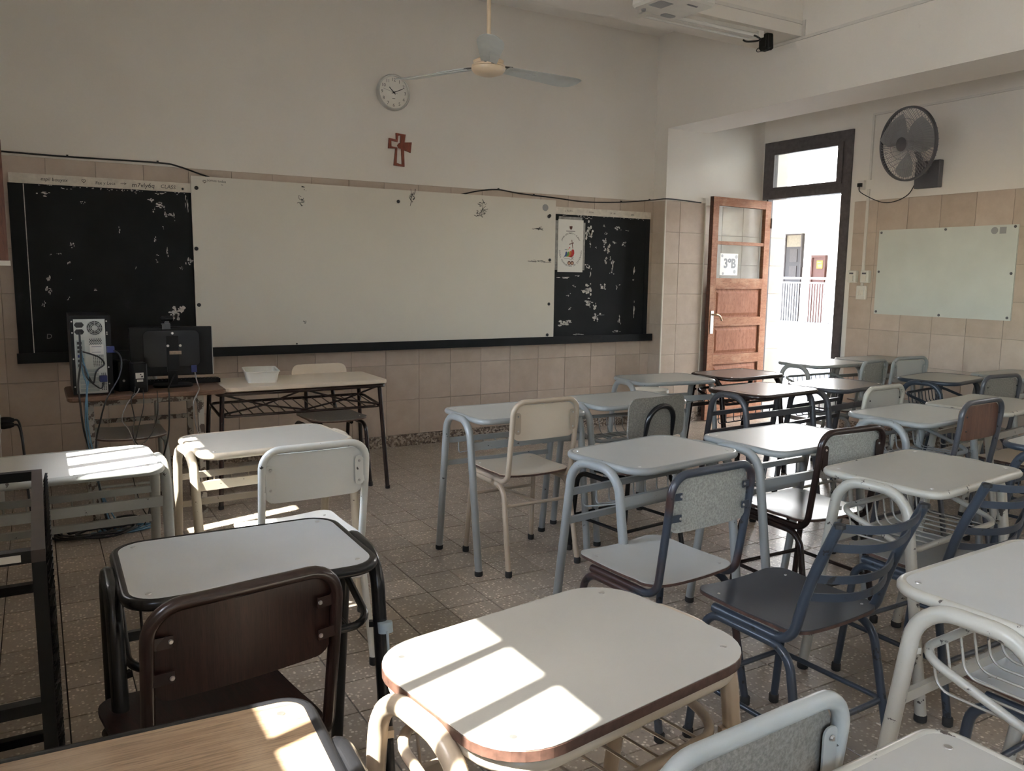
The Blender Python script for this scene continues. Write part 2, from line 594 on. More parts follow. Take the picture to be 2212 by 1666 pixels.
    def poly(s, pts, holes, y0, y1, mi=0):
        """flat figure in the xz plane, from y0 (front, seen from -y) to y1"""
        loops = [[Vector((p[0], p[1], 0)) for p in pts]] + [[Vector((p[0], p[1], 0)) for p in h] for h in holes]
        tris = tessellate_polygon(loops)
        flat = [p for l in loops for p in l]
        n = len(flat)
        vs = [(p.x, y0, p.y) for p in flat] + [(p.x, y1, p.y) for p in flat]
        fs = [tuple(t) for t in tris] + [tuple(i + n for i in t[::-1]) for t in tris]
        o = 0
        for l in loops:
            k = len(l)
            for i in range(k):
                j = (i + 1) % k
                fs.append((o + i, o + j, o + j + n, o + i + n))
            o += k
        return s.add(vs, fs, mi)

    def mesh(s, name, mats, smooth=None):
        me = bpy.data.meshes.new(name)
        me.from_pydata(s.v, [], s.f)
        for mt in (mats if isinstance(mats, (list, tuple)) else [mats]):
            me.materials.append(MATS[mt])
        if any(s.mi):
            me.polygons.foreach_set('material_index', s.mi)
        bmx = bmesh.new()
        bmx.from_mesh(me)
        bmesh.ops.recalc_face_normals(bmx, faces=bmx.faces)
        bmx.to_mesh(me)
        bmx.free()
        if smooth is not None:
            me.polygons.foreach_set('use_smooth', [True] * len(me.polygons))
            me.set_sharp_from_angle(angle=R_(smooth))
        me.update()
        return me

    def build(s, name, mats, parent=None, smooth=None, loc=None, rot=None):
        return put(name, s.mesh(name, mats, smooth), parent, loc, rot)


def put(name, me, parent=None, loc=None, rot=None):
    o = bpy.data.objects.new(name, me)
    COL.objects.link(o)
    if parent is not None:
        o.parent = parent
    if loc is not None:
        o.location = loc
    if rot is not None:
        o.rotation_euler = rot
    return o


def tag(o, label=None, cat=None, group=None, kind=None):
    if label:
        o['label'] = label
    if cat:
        o['category'] = cat
    if group:
        o['group'] = group
    if kind:
        o['kind'] = kind
    return o


def thing(name, label, cat, loc=(0, 0, 0), rz=0.0, group=None):
    o = bpy.data.objects.new(name, None)
    o.empty_display_size = 0.1
    COL.objects.link(o)
    o.location = loc
    o.rotation_euler = (0, 0, rz)
    return tag(o, label, cat, group)


def struct(name, mb, mats, parent=None, smooth=None):
    o = mb.build(name, mats, parent, smooth)
    if parent is None:
        o['kind'] = 'structure'
    return o


def rrect(w, d, r, n=7, cx=0.0, cy=0.0):
    pts = []
    for sx, sy, a0 in ((1, 1, 0), (-1, 1, 90), (-1, -1, 180), (1, -1, 270)):
        for k in range(n):
            a = R_(a0 + 90.0 * k / (n - 1))
            pts.append((cx + sx * (w / 2 - r) + r * math.cos(a), cy + sy * (d / 2 - r) + r * math.sin(a)))
    return pts


def fillet(pts, t, n=7, closed=False):
    P = [Vector(p) for p in pts]
    N = len(P)
    outp = []
    for i in range(N):
        if not closed and i in (0, N - 1):
            outp.append(P[i])
            continue
        ti = t[i] if isinstance(t, (list, tuple)) else t
        a, b = P[i - 1] - P[i], P[(i + 1) % N] - P[i]
        ti = min(ti, a.length * .49, b.length * .49) if ti else 0
        d1, d2 = a.normalized(), b.normalized()
        ang = d1.angle(d2)
        if ti < 1e-4 or ang > PI - 0.01:
            outp.append(P[i])
            continue
        bis = (d1 + d2).normalized()
        C = P[i] + bis * (ti / math.cos(ang / 2))
        v1, v2 = P[i] + d1 * ti - C, P[i] + d2 * ti - C
        tot = v1.angle(v2)
        for k in range(n):
            f = k / (n - 1)
            outp.append(C + (v1 * math.sin((1 - f) * tot) + v2 * math.sin(f * tot)) / math.sin(tot))
    return outp


def spline(pts, n=8):
    P = [Vector(p) for p in pts]
    o = []
    for i in range(len(P) - 1):
        p0 = P[max(i - 1, 0)]
        p1, p2 = P[i], P[i + 1]
        p3 = P[min(i + 2, len(P) - 1)]
        for k in range(n):
            t = k / n
            o.append(0.5 * ((2 * p1) + (p2 - p0) * t + (2 * p0 - 5 * p1 + 4 * p2 - p3) * t * t + (3 * p1 - p0 - 3 * p2 + p3) * t ** 3))
    o.append(P[-1])
    return o


def text_mesh(s, size, depth=0.0004, shear=0.0, bold=0.0, align='CENTER'):
    cu = bpy.data.curves.new('txt', 'FONT')
    cu.body = s
    cu.size = size
    cu.extrude = depth
    cu.shear = shear
    cu.offset = bold
    cu.align_x = align
    cu.align_y = 'CENTER'
    cu.resolution_u = 3
    o = bpy.data.objects.new('txt', cu)
    COL.objects.link(o)
    dg = bpy.context.evaluated_depsgraph_get()
    me = bpy.data.meshes.new_from_object(o.evaluated_get(dg))
    bpy.data.objects.remove(o)
    bpy.data.curves.remove(cu)
    return me


def text(name, s, size, mt, parent, loc, rot=(PI / 2, 0, 0), **kw):
    me = text_mesh(s, size, **kw)
    me.name = name
    me.materials.clear()
    me.materials.append(MATS[mt])
    return put(name, me, parent, loc, rot)


def merge_text(items, mt, name, parent):
    """several letters (string,size,x,z,angle) on a plane facing -y, merged into one print"""
    mb = MB()
    for s, size, x, y, z, ang in items:
        me = text_mesh(s, size)
        c, sn = math.cos(ang), math.sin(ang)
        vs = [(x + v.co.x * c - v.co.y * sn, y - v.co.z, z + v.co.x * sn + v.co.y * c) for v in me.vertices]
        mb.add(vs, [tuple(p.vertices) for p in me.polygons])
        bpy.data.meshes.remove(me)
    return mb.build(name, mt, parent)


# ================================================================ THE SETTING
T_ROW0, T_H = 0.095, 0.2865      # first tile row above the baseboard
T_TOP = T_ROW0 + 7 * T_H

# ---- floor
FX0, FY0, FS = 0.019, 2.975, 0.202
floor = struct('floor', MB().bb(XL, XR, YB, YF, -0.12, -0.008), 'floor_grout')
tile_me = MB().slab([(0, 0), (FS - .0045, 0), (FS - .0045, FS - .0045), (0, FS - .0045)], -0.0085, 0.0, 0.0009).mesh('floor_tile', 'terrazzo')
tiles = []
i0, i1 = math.floor((XL - FX0) / FS), math.floor((XR - FX0) / FS)
j0, j1 = math.floor((YB - FY0) / FS), math.floor((YF - FY0) / FS)
rest = MB()
for i in range(i0, i1 + 1):
    for j in range(j0, j1 + 1):
        x, y = FX0 + i * FS, FY0 + j * FS
        whole = x > XL and y > YB and x + FS < XR and y + FS < YF
        # in front of the lens?
        v = Vector((x + FS / 2, y + FS / 2, -CAM_H))
        dpt = v.dot(fwd)
        vis = dpt > 0.8 and abs(v.dot(r2) / dpt) < 0.66 and abs(v.dot(u2) / dpt) < 0.50
        tiles.append((dpt if (vis and whole) else 1e9, x, y))
tiles.sort()
for k, (d, x, y) in enumerate(tiles):
    if k < 300 and d < 1e8:
        put('floor_tile', tile_me, floor, (x + .00225, y + .00225, random.uniform(-.0006, .0002)))
    else:
        x0, x1 = max(x + .0015, XL), min(x + FS - .0015, XR)
        y0, y1 = max(y + .0015, YB), min(y + FS - .0015, YF)
        if x1 - x0 > .01 and y1 - y0 > .01:
            rest.add([(x0, y0, 0), (x1, y0, 0), (x1, y1, 0), (x0, y1, 0), (x0, y0, -.008), (x1, y0, -.008), (x1, y1, -.008), (x0, y1, -.008)],
                     [(0, 1, 2, 3), (0, 4, 5, 1), (1, 5, 6, 2), (2, 6, 7, 3), (3, 7, 4, 0)])
tag(rest.build('floor_tile_field', 'terrazzo', floor), kind='stuff')

# ---- ceiling, beams
struct('ceiling', MB().bb(XL - TH, XR + TH, YB - TH, YF + TH, ZC, ZC + .2), 'ceiling_paint')
beam = MB()
beam.bb(XB, XB + .49, YB, YP, ZBEAM, ZC)
struct('trim_1', beam, 'plaster')
struct('trim_2', MB().bb(XL, XB, 4.475, 4.89, 3.20, ZC), 'plaster')
struct('trim_3', MB().bb(XL, XB, -0.6, -0.2, 3.20, ZC), 'plaster')


def wall_x(name, x0, x1, openings):
    """wall running along y between YB and YF with rectangular openings (y0,y1,z0,z1)"""
    mb = MB()
    ys = sorted({YB - TH, YF + TH} | {o[0] for o in openings} | {o[1] for o in openings})
    for a, b in zip(ys[:-1], ys[1:]):
        op = [o for o in openings if o[0] <= a + 1e-6 and o[1] >= b - 1e-6]
        if not op:
            mb.bb(x0, x1, a, b, -.12, ZC)
        else:
            o = op[0]
            if o[2] > 0:
                mb.bb(x0, x1, a, b, -.12, o[2])
            mb.bb(x0, x1, a, b, o[3], ZC)
    return struct(name, mb, 'plaster')


wl = wall_x('wall_left', XL - TH, XL, [(a, b, LZ0, LZ1) for a, b in LWIN])
wr = wall_x('wall_right', XR, XR + TH, [(a, b, RZ0, RZ1) for a, b in RWIN] + [(DY0, DY1, 0, DZ)])
wf = struct('wall_front', MB().bb(XL, XR, YF, YF + TH, -.12, ZC), 'plaster')
wb = struct('wall_back', MB().bb(XL, XR, YB - TH, YB, -.12, ZC), 'plaster')
pier = struct('trim_4', MB().bb(XB, XB + .49, YP, YF, 0, ZBEAM).bb(XB, XB + .49, YP, YF, ZBEAM, ZC), 'plaster')

# ---- glazed tiles, one by one
TILE_T = .006
tile_cache = {}


def wtile(parent, axis, u0, u1, z0, z1, plane, sgn):
    """axis 'y': tile lies on a plane y=const facing -y ; axis 'x': plane x=const facing -x"""
    w, hh = u1 - u0 - .0035, z1 - z0 - .0035
    key = (axis, round(w, 4), round(hh, 4))
    if key not in tile_cache:
        mb = MB()
        b = .0015
        o = [(-w / 2, -hh / 2), (w / 2, -hh / 2), (w / 2, hh / 2), (-w / 2, hh / 2)]
        inn = [(p[0] * (1 - 2 * b / w), p[1] * (1 - 2 * b / hh)) for p in o]
        if axis == 'y':
            vs = [(p[0], 0, p[1]) for p in o] + [(p[0], -TILE_T + b, p[1]) for p in o] + [(p[0], -TILE_T, p[1]) for p in inn]
        else:
            vs = [(0, p[0], p[1]) for p in o] + [(-TILE_T + b, p[0], p[1]) for p in o] + [(-TILE_T, p[0], p[1]) for p in inn]
        fs = []
        for r in range(2):
            for k in range(4):
                l = (k + 1) % 4
                fs.append((r * 4 + k, r * 4 + l, r * 4 + 4 + l, r * 4 + 4 + k))
        fs.append((8, 9, 10, 11))
        tile_cache[key] = mb.add(vs, fs).mesh('wall_tile', 'wall_tile')
    c = (u0 + u1) / 2
    zc = (z0 + z1) / 2
    loc = (c, plane, zc) if axis == 'y' else (plane, c, zc)
    o = put('wall_tile', tile_cache[key], parent, loc)
    o.rotation_euler = (random.uniform(-.002, .002), random.uniform(-.002, .002) if axis == 'x' else 0, random.uniform(-.002, .002))
    return o


def backing(parent, axis, u0, u1, plane):
    mb = MB()
    if axis == 'y':
        mb.bb(u0, u1, plane - .001, plane, T_ROW0, T_TOP)
    else:
        mb.bb(plane - .001, plane, u0, u1, T_ROW0, T_TOP)
    return mb.build('grout_bed', 'grout', parent)


BX0, BX1, BZ0, BZ1 = -0.09, 5.015, 0.80, 1.995     # chalkboard
def cols(a, b, joint, step):
    k = math.floor((a - joint) / step) + 1
    e = [a]
    while joint + k * step < b - .02:
        if joint + k * step > a + .02:
            e.append(joint + k * step)
        k += 1
    return e + [b]


backing(wf, 'y', XL, XB, YF)
JX = 2.394
xs = cols(XL, XB, JX, .2865)
for a, b in zip(xs[:-1], xs[1:]):
    for r in range(7):
        z0, z1 = T_ROW0 + r * T_H, T_ROW0 + (r + 1) * T_H
        if a > BX0 + .05 and b < BX1 - .05 and z0 > BZ0 + .02 and z1 < BZ1 - .02:
            continue
        wtile(wf, 'y', a, b, z0, z1, YF - .001, 1)
backing(wf, 'y', XB + .49, XR, YF)
for a, b in zip([XB + .49, 5.68, 5.965, 6.25], [5.68, 5.965, 6.25, XR]):
    for r in range(7):
        wtile(wf, 'y', a, b, T_ROW0 + r * T_H, T_ROW0 + (r + 1) * T_H, YF - .001, 1)
backing(pier, 'y', XB, XB + .49, YP)
backing(pier, 'x', YP, YF, XB)
for a, b in ((XB, 5.255), (5.255, XB + .49)):
    for r in range(7):
        wtile(pier, 'y', a, b, T_ROW0 + r * T_H, T_ROW0 + (r + 1) * T_H, YP - .001, 1)
for r in range(7):
    wtile(pier, 'x', YP, YF - .008, T_ROW0 + r * T_H, T_ROW0 + (r + 1) * T_H, XB - .001, 1)
for x in (XB - .004, XB + .486):
    MB().bb(x - .004, x + .008, YP - .010, YP + .002, T_ROW0, T_TOP).build('corner_bead', 'trim_white', pier)
backing(wr, 'x', YB, DY0 - .07, XR)
ys = cols(2.75, DY0 - .07, 4.755, .2945)
for a, b in zip(ys[:-1], ys[1:]):
    for r in range(7):
        wtile(wr, 'x', a, b, T_ROW0 + r * T_H, T_ROW0 + (r + 1) * T_H, XR - .001, 1)
far = MB()
ys = cols(YB, 2.75, 4.755, .2945)
for a, b in zip(ys[:-1], ys[1:]):
    for r in range(7):
        z0, z1 = T_ROW0 + r * T_H, T_ROW0 + (r + 1) * T_H
        if any(a < w1 + .08 and b > w0 - .08 and z1 > RZ0 for w0, w1 in RWIN):
            continue
        far.bb(XR - .006, XR, a + .002, b - .002, z0 + .002, z1 - .002)
tag(far.build('wall_tile_field', 'wall_tile', wr), kind='stuff')
far = MB()
for a, b in zip(cols(YB, YF, 0, .2865)[:-1], cols(YB, YF, 0, .2865)[1:]):
    for r in range(7):
        z0, z1 = T_ROW0 + r * T_H, T_ROW0 + (r + 1) * T_H
        if any(a < w1 + .08 and b > w0 - .08 and z1 > LZ0 - .04 for w0, w1 in LWIN):
            continue
        far.bb(XL, XL + .006, a + .002, b - .002, z0 + .002, z1 - .002)
tag(far.build('wall_tile_field', 'wall_tile', wl), kind='stuff')
# reveal of the doorway, tiled
for r in range(7):
    wtile(wr, 'y', XR + .02, XR + .29, T_ROW0 + r * T_H, T_ROW0 + (r + 1) * T_H, DY1 + .0, 1)

# baseboards of granite chips
struct('baseboard_front', MB().bb(XL, XB, YF - .012, YF, 0, T_ROW0).bb(XB + .49, XR, YF - .012, YF, 0, T_ROW0), 'granite_base')
struct('baseboard_pier', MB().bb(XB - .012, XB + .49, YP - .012, YP, 0, T_ROW0).bb(XB - .012, XB, YP - .012, YF - .012, 0, T_ROW0), 'granite_base')
struct('baseboard_right', MB().bb(XR - .012, XR, YB, DY0 - .07, 0, T_ROW0), 'granite_base')
struct('baseboard_left', MB().bb(XL, XL + .012, YB, YF - .012, 0, T_ROW0), 'granite_base')

# ---- windows
def window(n, x, y0, y1, z0, z1, side, bars, sun_mask):
    """side -1: left wall, +1: right wall"""
    mb = MB()
    xa, xb = (x - .20, x - .14) if side < 0 else (x + .14, x + .20)
    f = .045
    mb.bb(xa, xb, y0, y0 + f, z0, z1).bb(xa, xb, y1 - f, y1, z0, z1).bb(xa, xb, y0 + f, y1 - f, z0, z0 + f).bb(xa, xb, y0 + f, y1 - f, z1 - f, z1)
    w = struct('window_%d' % n, mb, 'frame_grey')
    MB().bb(xa + .02, xb - .02, (y0 + y1) / 2 - .02, (y0 + y1) / 2 + .02, z0 + f, z1 - f).build('mullion', 'frame_grey', w)
    for a, b in ((y0 + f, (y0 + y1) / 2 - .02), ((y0 + y1) / 2 + .02, y1 - f)):
        MB().bb((xa + xb) / 2 - .002, (xa + xb) / 2 + .002, a, b, z0 + f, z1 - f).build('pane', 'glass', w)
    xo = x - .26 if side < 0 else x + .26
    k = 0
    if bars:
        yy = y0 + .135
        while yy < y1 - .03:
            MB().bb(xo - .014, xo + .014, yy - .014, yy + .014, z0, z1).build('bar', 'frame_grey', w)
            yy += .155
    MB().bb(x - (.05 if side > 0 else .0), x + (.0 if side > 0 else .05), y0 - .05, y1 + .05, z0 - .035, z0).build('sill', 'trim_white', w)
    for ya, yb, za, zb in sun_mask or []:      # unseen slats added outside to shape the sun patches and hold back sky light
        while za < zb - .004:
            MB().bb(xo - .045 if side < 0 else xo + .02, xo - .030 if side < 0 else xo + .035, ya, yb, za, min(za + .047, zb)).build('slat', 'wood_shutter', w)
            za += .048
    return w


window(1, XL, *LWIN[0], LZ0, LZ1, -1, True, None)
window(2, XL, *LWIN[1], LZ0, LZ1, -1, True, [(.28, 1.22, LZ0, 1.765), (.28, .55, 1.765, LZ1), (1.08, 1.22, 1.765, LZ1)])
window(3, XL, *LWIN[2], LZ0, LZ1, -1, True, [(2.62, 3.22, 2.12, LZ1)])
window(4, XL, *LWIN[3], LZ0, LZ1, -1, True, [(4.02, 4.19, LZ0, LZ1), (4.31, 5.02, LZ0, LZ1)])
window(5, XR, *RWIN[0], RZ0, RZ1, 1, True, None)
window(6, XR, *RWIN[1], RZ0, RZ1, 1, True, None)

# ---- door opening: frame with transom, door leaf
mb = MB()
fx0, fx1 = XR - .02, XR + .08
mb.bb(fx0, fx1, DY0 - .02, DY0 + .07, 0, DZ)
mb.bb(fx0, fx1, DY1 - .06, DY1 + .03, 2.19, DZ)
mb.bb(fx0 + .03, fx1, DY1 - .02, DY1 + .0, 0, 2.19)
mb.bb(fx0, fx1, DY0 + .07, DY1 - .06, 2.19, 2.275)
mb.bb(fx0, fx1, DY0 + .07, DY1 - .06, 2.65, DZ)
dr = struct('door_1', mb, 'frame_grey')
sash = MB()
a, b = DY0 + .07, DY1 - .06
sash.bb(fx0 - .012, fx0 + .03, a, a + .06, 2.275, 2.65).bb(fx0 - .012, fx0 + .03, b - .05, b, 2.275, 2.65)
sash.bb(fx0 - .012, fx0 + .03, a + .06, b - .05, 2.275, 2.30).bb(fx0 - .012, fx0 + .03, a + .06, b - .05, 2.62, 2.65)
ss = sash.build('transom_sash', 'frame_grey', dr)
MB().bb(fx0 + .006, fx0 + .010, a + .06, b - .05, 2.30, 2.62).build('pane', 'glass', ss)
# leaf: local x runs from the hinge (0) towards the free end (LW), y = thickness, face seen is -y
LW, LT, LH = .868, .042, 2.165
leaf = bpy.data.objects.new('door_leaf', None)
COL.objects.link(leaf)
hx, hy = XR - .025, 6.005
leaf.location = (hx, hy, 0)
leaf.rotation_euler = (0, 0, math.atan2(5.925 - hy, 5.615 - hx))
# with x pointing to -X world, local +y points to -Y world (towards the room)
tag(leaf, 'open brown wooden door leaf with two glass panes and raised panels', 'door')


def lb(name, x0, x1, z0, z1, y0, y1, mt, par=leaf):
    return MB().bb(x0, x1, y0, y1, z0, z1).build(name, mt, par)


st = .085
lb('stile', 0, st, .008, LH, 0, LT, 'wood_door')
lb('stile', LW - st + .002, LW - .004, .008, LH, 0, LT, 'wood_door')
lb('edge_strip', LW - .004, LW, .008, LH, 0, LT - .004, 'wood_door_edge')
for z0, z1 in ((2.085, LH), (1.30, 1.395), (.935, 1.005), (.56, .64), (.008, .22)):
    lb('rail', st, LW - st, z0, z1, 0, LT - .001, 'wood_door')
lb('muntin', st, LW - st, 1.718, 1.75, .008, LT - .004, 'wood_door')
for z0, z1 in ((1.395, 1.718), (1.75, 2.085)):
    lb('pane', st, LW - st, z0, z1, .018, .022, 'glass')
for z0, z1 in ((1.005, 1.30), (.64, .935), (.22, .56)):
    p_ = MB()
    m1, m2 = .022, .05
    yr, yf = LT - .022, LT - .010
    o = [(st, z0), (LW - st, z0), (LW - st, z1), (st, z1)]
    i1_ = [(st + m1, z0 + m1), (LW - st - m1, z0 + m1), (LW - st - m1, z1 - m1), (st + m1, z1 - m1)]
    i2_ = [(st + m2, z0 + m2), (LW - st - m2, z0 + m2), (LW - st - m2, z1 - m2), (st + m2, z1 - m2)]
    vs = [(q[0], yr, q[1]) for q in o] + [(q[0], yr, q[1]) for q in i1_] + [(q[0], yf, q[1]) for q in i2_]
    vs += [(q[0], .008, q[1]) for q in o]
    fs = [(8, 9, 10, 11), (12, 15, 14, 13)]
    for r in range(2):
        for k in range(4):
            l = (k + 1) % 4
            fs.append((r * 4 + k, r * 4 + l, r * 4 + 4 + l, r * 4 + 4 + k))
    for k in range(4):
        fs.append((k, 12 + k, 12 + (k + 1) % 4, (k + 1) % 4))
    p_.add(vs, fs).build('panel', 'wood_door_panel', leaf)
    mo = MB()
    for (ax, az), (bx_, bz) in zip(o, o[1:] + o[:1]):
        mo.bar((ax, LT - .006, az), (bx_, LT - .006, bz), .014, .014)
    mo.build('moulding', 'wood_door', leaf)
hd = MB().tube(spline([(LW - .045, LT, 1.045), (LW - .045, LT + .045, 1.045), (LW - .075, LT + .05, 1.043), (LW - .11, LT + .05, 1.025), (LW - .135, LT + .05, .985)], 5), .009, 10)
hdo = hd.build('handle', 'brass', leaf, 60)
MB().bb(LW - .065, LW - .025, LT, LT + .006, .86, 1.08).build('lock_plate', 'screw', hdo)
for z in (.4, 1.95):
    MB().lathe([(.008, -.05), (.008, .05)], 10, c=(-.006, LT + .004, z)).build('hinge', 'frame_grey', leaf, 40)
# class sign taped to the lower pane
sg = MB().bb(.455, .715, LT - .020, LT - .0185, 1.425, 1.635).build('class_sign', 'paper', leaf)
me = text_mesh('3\u00baB', .125, bold=.004)
me.materials.clear()
me.materials.append(MATS['fan_dark'])
put('class_letters', me, sg, (.575, LT - .0180, 1.535), (PI / 2, 0, PI))
for cx, cz, rr in ((.69, 1.61, .016), (.48, 1.605, .02), (.50, 1.46, .02), (.67, 1.44, .014)):
    MB().lathe([(rr, 0), (rr, .0006)], 7, 'Y', (cx, LT - .0182, cz)).build('sign_drawing', 'plastic_grey', sg)

# ================================================================ OUTSIDE THE DOOR
struct('ground', MB().bb(3, 60, -40, 60, -.30, -.13), 'concrete')
struct('ground_bounce', MB().bb(-40, 3, -40, 60, -.30, -.13), 'ground_pale')  # unseen ground split off and made pale, bounces sunlight up through the left windows
struct('floor_gallery', MB().bb(XR + TH, 9.2, -4, 12, -.12, -.02), 'concrete')
FXP = 22.0
struct('roof_sky_block', MB().bb(XR + TH, 10.0, 2.75, 14, 3.25, 3.45), 'facade')  # unseen roof, added to keep sky light off the door leaf
struct('wall_sky_block', MB().bb(XR + TH, 10.0, 2.75, 2.95, -.12, 3.45), 'facade')  # unseen wall, added to stop slanting sky light entering the doorway
fac = struct('wall_facade', MB().bb(FXP, FXP + .4, -30, 30, -.13, 12.0), 'facade')
for y0, y1 in ((18.83 - 3, 17.81 - .02), (18.40, 18.82), (19.46, 22.5)):
    MB().bb(FXP - .03, FXP, min(y0, y1), max(y0, y1), -.1, 1.78).build('dado', 'far_dado', fac)
struct('floor_far_gallery', MB().bb(19.6, FXP, 4, 28, -.12, 0.0), 'concrete')
struct('roof_far_shade', MB().bb(17.6, FXP, -30, 30, 3.5, 3.7), 'facade')  # added roof, keeps direct sun off the far doors and lower facade
d1 = thing('distant_door', 'dark tall panelled door with pale transom, far across the courtyard', 'door', (FXP, 19.12, 0))
MB().bb(-.10, -.03, -.31, .31, 0, 2.45).build('door_panel', 'far_door_dark', d1)
for z in (.3, .85, 1.4, 1.95):
    MB().bb(-.12, -.10, -.18, .12, z, z + .42).build('raised_panel', 'far_door_dark_panel', d1)
MB().bb(-.12, 0, -.36, -.31, 0, 2.88).bb(-.12, 0, .31, .36, 0, 2.88).bb(-.12, 0, -.31, .31, 2.83, 2.88).build('frame', 'far_door_dark_panel', d1)
MB().bb(-.08, -.03, -.31, .31, 2.45, 2.83).build('transom', 'far_door_transom', d1)
d2 = thing('distant_door', 'reddish brown far door carrying a yellow warning notice', 'door', (FXP, 18.08, 0))
MB().bb(-.08, -.02, -.22, .22, 0, 2.08).build('door_panel', 'far_door_red', d2)
MB().bb(-.12, 0, -.28, -.22, 0, 2.16).bb(-.12, 0, .22, .28, 0, 2.16).bb(-.12, 0, -.22, .22, 2.08, 2.16).build('frame', 'far_door_red', d2)
ns = thing('warning_notice', 'small yellow notice with black marks on the far red door', 'sign', (FXP - .085, 18.03, 1.86))
MB().bb(-.006, 0, -.12, .12, -.13, .13).build('notice_sheet', 'far_notice', ns)
MB().bb(-.009, -.006, -.09, .07, -.045, .0).bb(-.009, -.006, -.08, .06, -.085, -.065).bb(-.009, -.006, -.06, .09, .05, .085).build('notice_print', 'marker_ink', ns)
ps = thing('wall_lettering', 'faint grey lettering on the white facade above the red door', 'sign', (FXP, 18.06, 2.37))
for k, (y, z, w) in enumerate(((.10, .02, .06), (.02, .02, .05), (-.06, .02, .06), (.09, -.03, .07), (-.02, -.03, .10))):
    MB().bb(-.012, 0, y - w / 2, y + w / 2, z - .012, z + .012).build('letter_block', 'plastic_grey', ps)
rl = thing('gallery_railing', 'white metal balustrade across the sunlit courtyard', 'railing', (20.0, 16.9, 0))
MB().bb(-.03, .03, -3, 3, 1.385, 1.45).build('top_rail', 'rail_white', rl)
MB().bb(-.02, .02, -3, 3, 1.26, 1.30).build('middle_rail', 'rail_white', rl)
MB().bb(-.03, .03, -3, 3, .02, .08).build('bottom_rail', 'rail_white', rl)
bal = MB().bb(-.011, .011, -.011, .011, .08, 1.26).mesh('baluster', 'rail_white')
for k in range(-32, 33):
    put('baluster', bal, rl, (0, k * .093, 0))
pst = MB().bb(-.03, .03, -.04, .04, 0, 1.40).mesh('post', 'rail_white')
for k in range(-3, 4):
    put('post', pst, rl, (0, k * .87 + .12, 0))

# ================================================================ FRONT WALL
# ---- chalkboard
cb = thing('chalkboard', 'long old black chalkboard with flaking paint behind the whiteboard', 'chalkboard', (0, YF, 0))
MB().bb(BX0, BX1, -.030, -.007, BZ0 + .055, BZ1 - .062).build('writing_surface', 'chalkboard', cb)
MB().bb(BX0 - .012, BX1 + .008, -.040, -.007, BZ1 - .062, BZ1).build('top_strip', 'board_strip', cb)
MB().bb(BX0 - .02, BX0 + .065, -.038, -.007, BZ0 + .055, BZ1 - .062).build('side_strip', 'chalkboard', cb)
MB().bb(BX1 - .04, BX1 + .006, -.036, -.007, BZ0 + .055, BZ1 - .062).build('side_strip', 'chalkboard', cb)
MB().bb(BX0 - .03, BX1 + .03, -.095, -.007, BZ0, BZ0 + .055).bb(BX0 - .03, BX1 + .03, -.095, -.085, BZ0 + .055, BZ0 + .066).build('chalk_tray', 'chalkboard', cb)
MB().bb(BX0 + .063, BX0 + .068, -.0392, -.030, BZ0 + .06, BZ1 - .065).build('edge_line', 'flake_white', cb)
FL = [(0.089, 1.874, 0.062, 0.022), (0.302, 1.829, 0.02, 0.022), (0.539, 1.921, 0.025, 0.027), (0.622, 1.91, 0.013, 0.018), (0.782, 1.914, 0.07, 0.011), (0.711, 1.872, 0.043, 0.032), (0.774, 1.844, 0.061, 0.032), (0.798, 1.791, 0.018, 0.065), (0.733, 1.802, 0.022, 0.032), (0.833, 1.774, 0.044, 0.019), (0.224, 1.56, 0.024, 0.036), (0.103, 1.495, 0.016, 0.018), (0.15, 1.498, 0.02, 0.016), (0.203, 1.435, 0.02, 0.027), (0.732, 1.612, 0.022, 0.033), (0.805, 1.521, 0.013, 0.056), (0.734, 1.502, 0.019, 0.019), (0.73, 1.459, 0.022, 0.026), (0.6, 1.414, 0.017, 0.013), (0.886, 1.414, 0.018, 0.023), (0.939, 1.467, 0.027, 0.067), (0.082, 1.34, 0.027, 0.053), (0.075, 1.273, 0.023, 0.053), (0.089, 1.256, 0.008, 0.036), (0.212, 1.337, 0.01, 0.011), (0.35, 1.265, 0.033, 0.018), (0.856, 1.113, 0.081, 0.077), (0.189, 1.206, 0.02, 0.022), (0.049, 1.167, 0.019, 0.036), (0.781, 1.698, 0.009, 0.033), (0.51, 1.66, 0.01, 0.036), (-0.032, 0.954, 0.012, 0.021), (0.943, 1.854, 0.014, 0.103), (0.215, 1.912, 0.047, 0.007), (0.416, 1.925, 0.016, 0.012), (0.855, 1.766, 0.011, 0.056)]
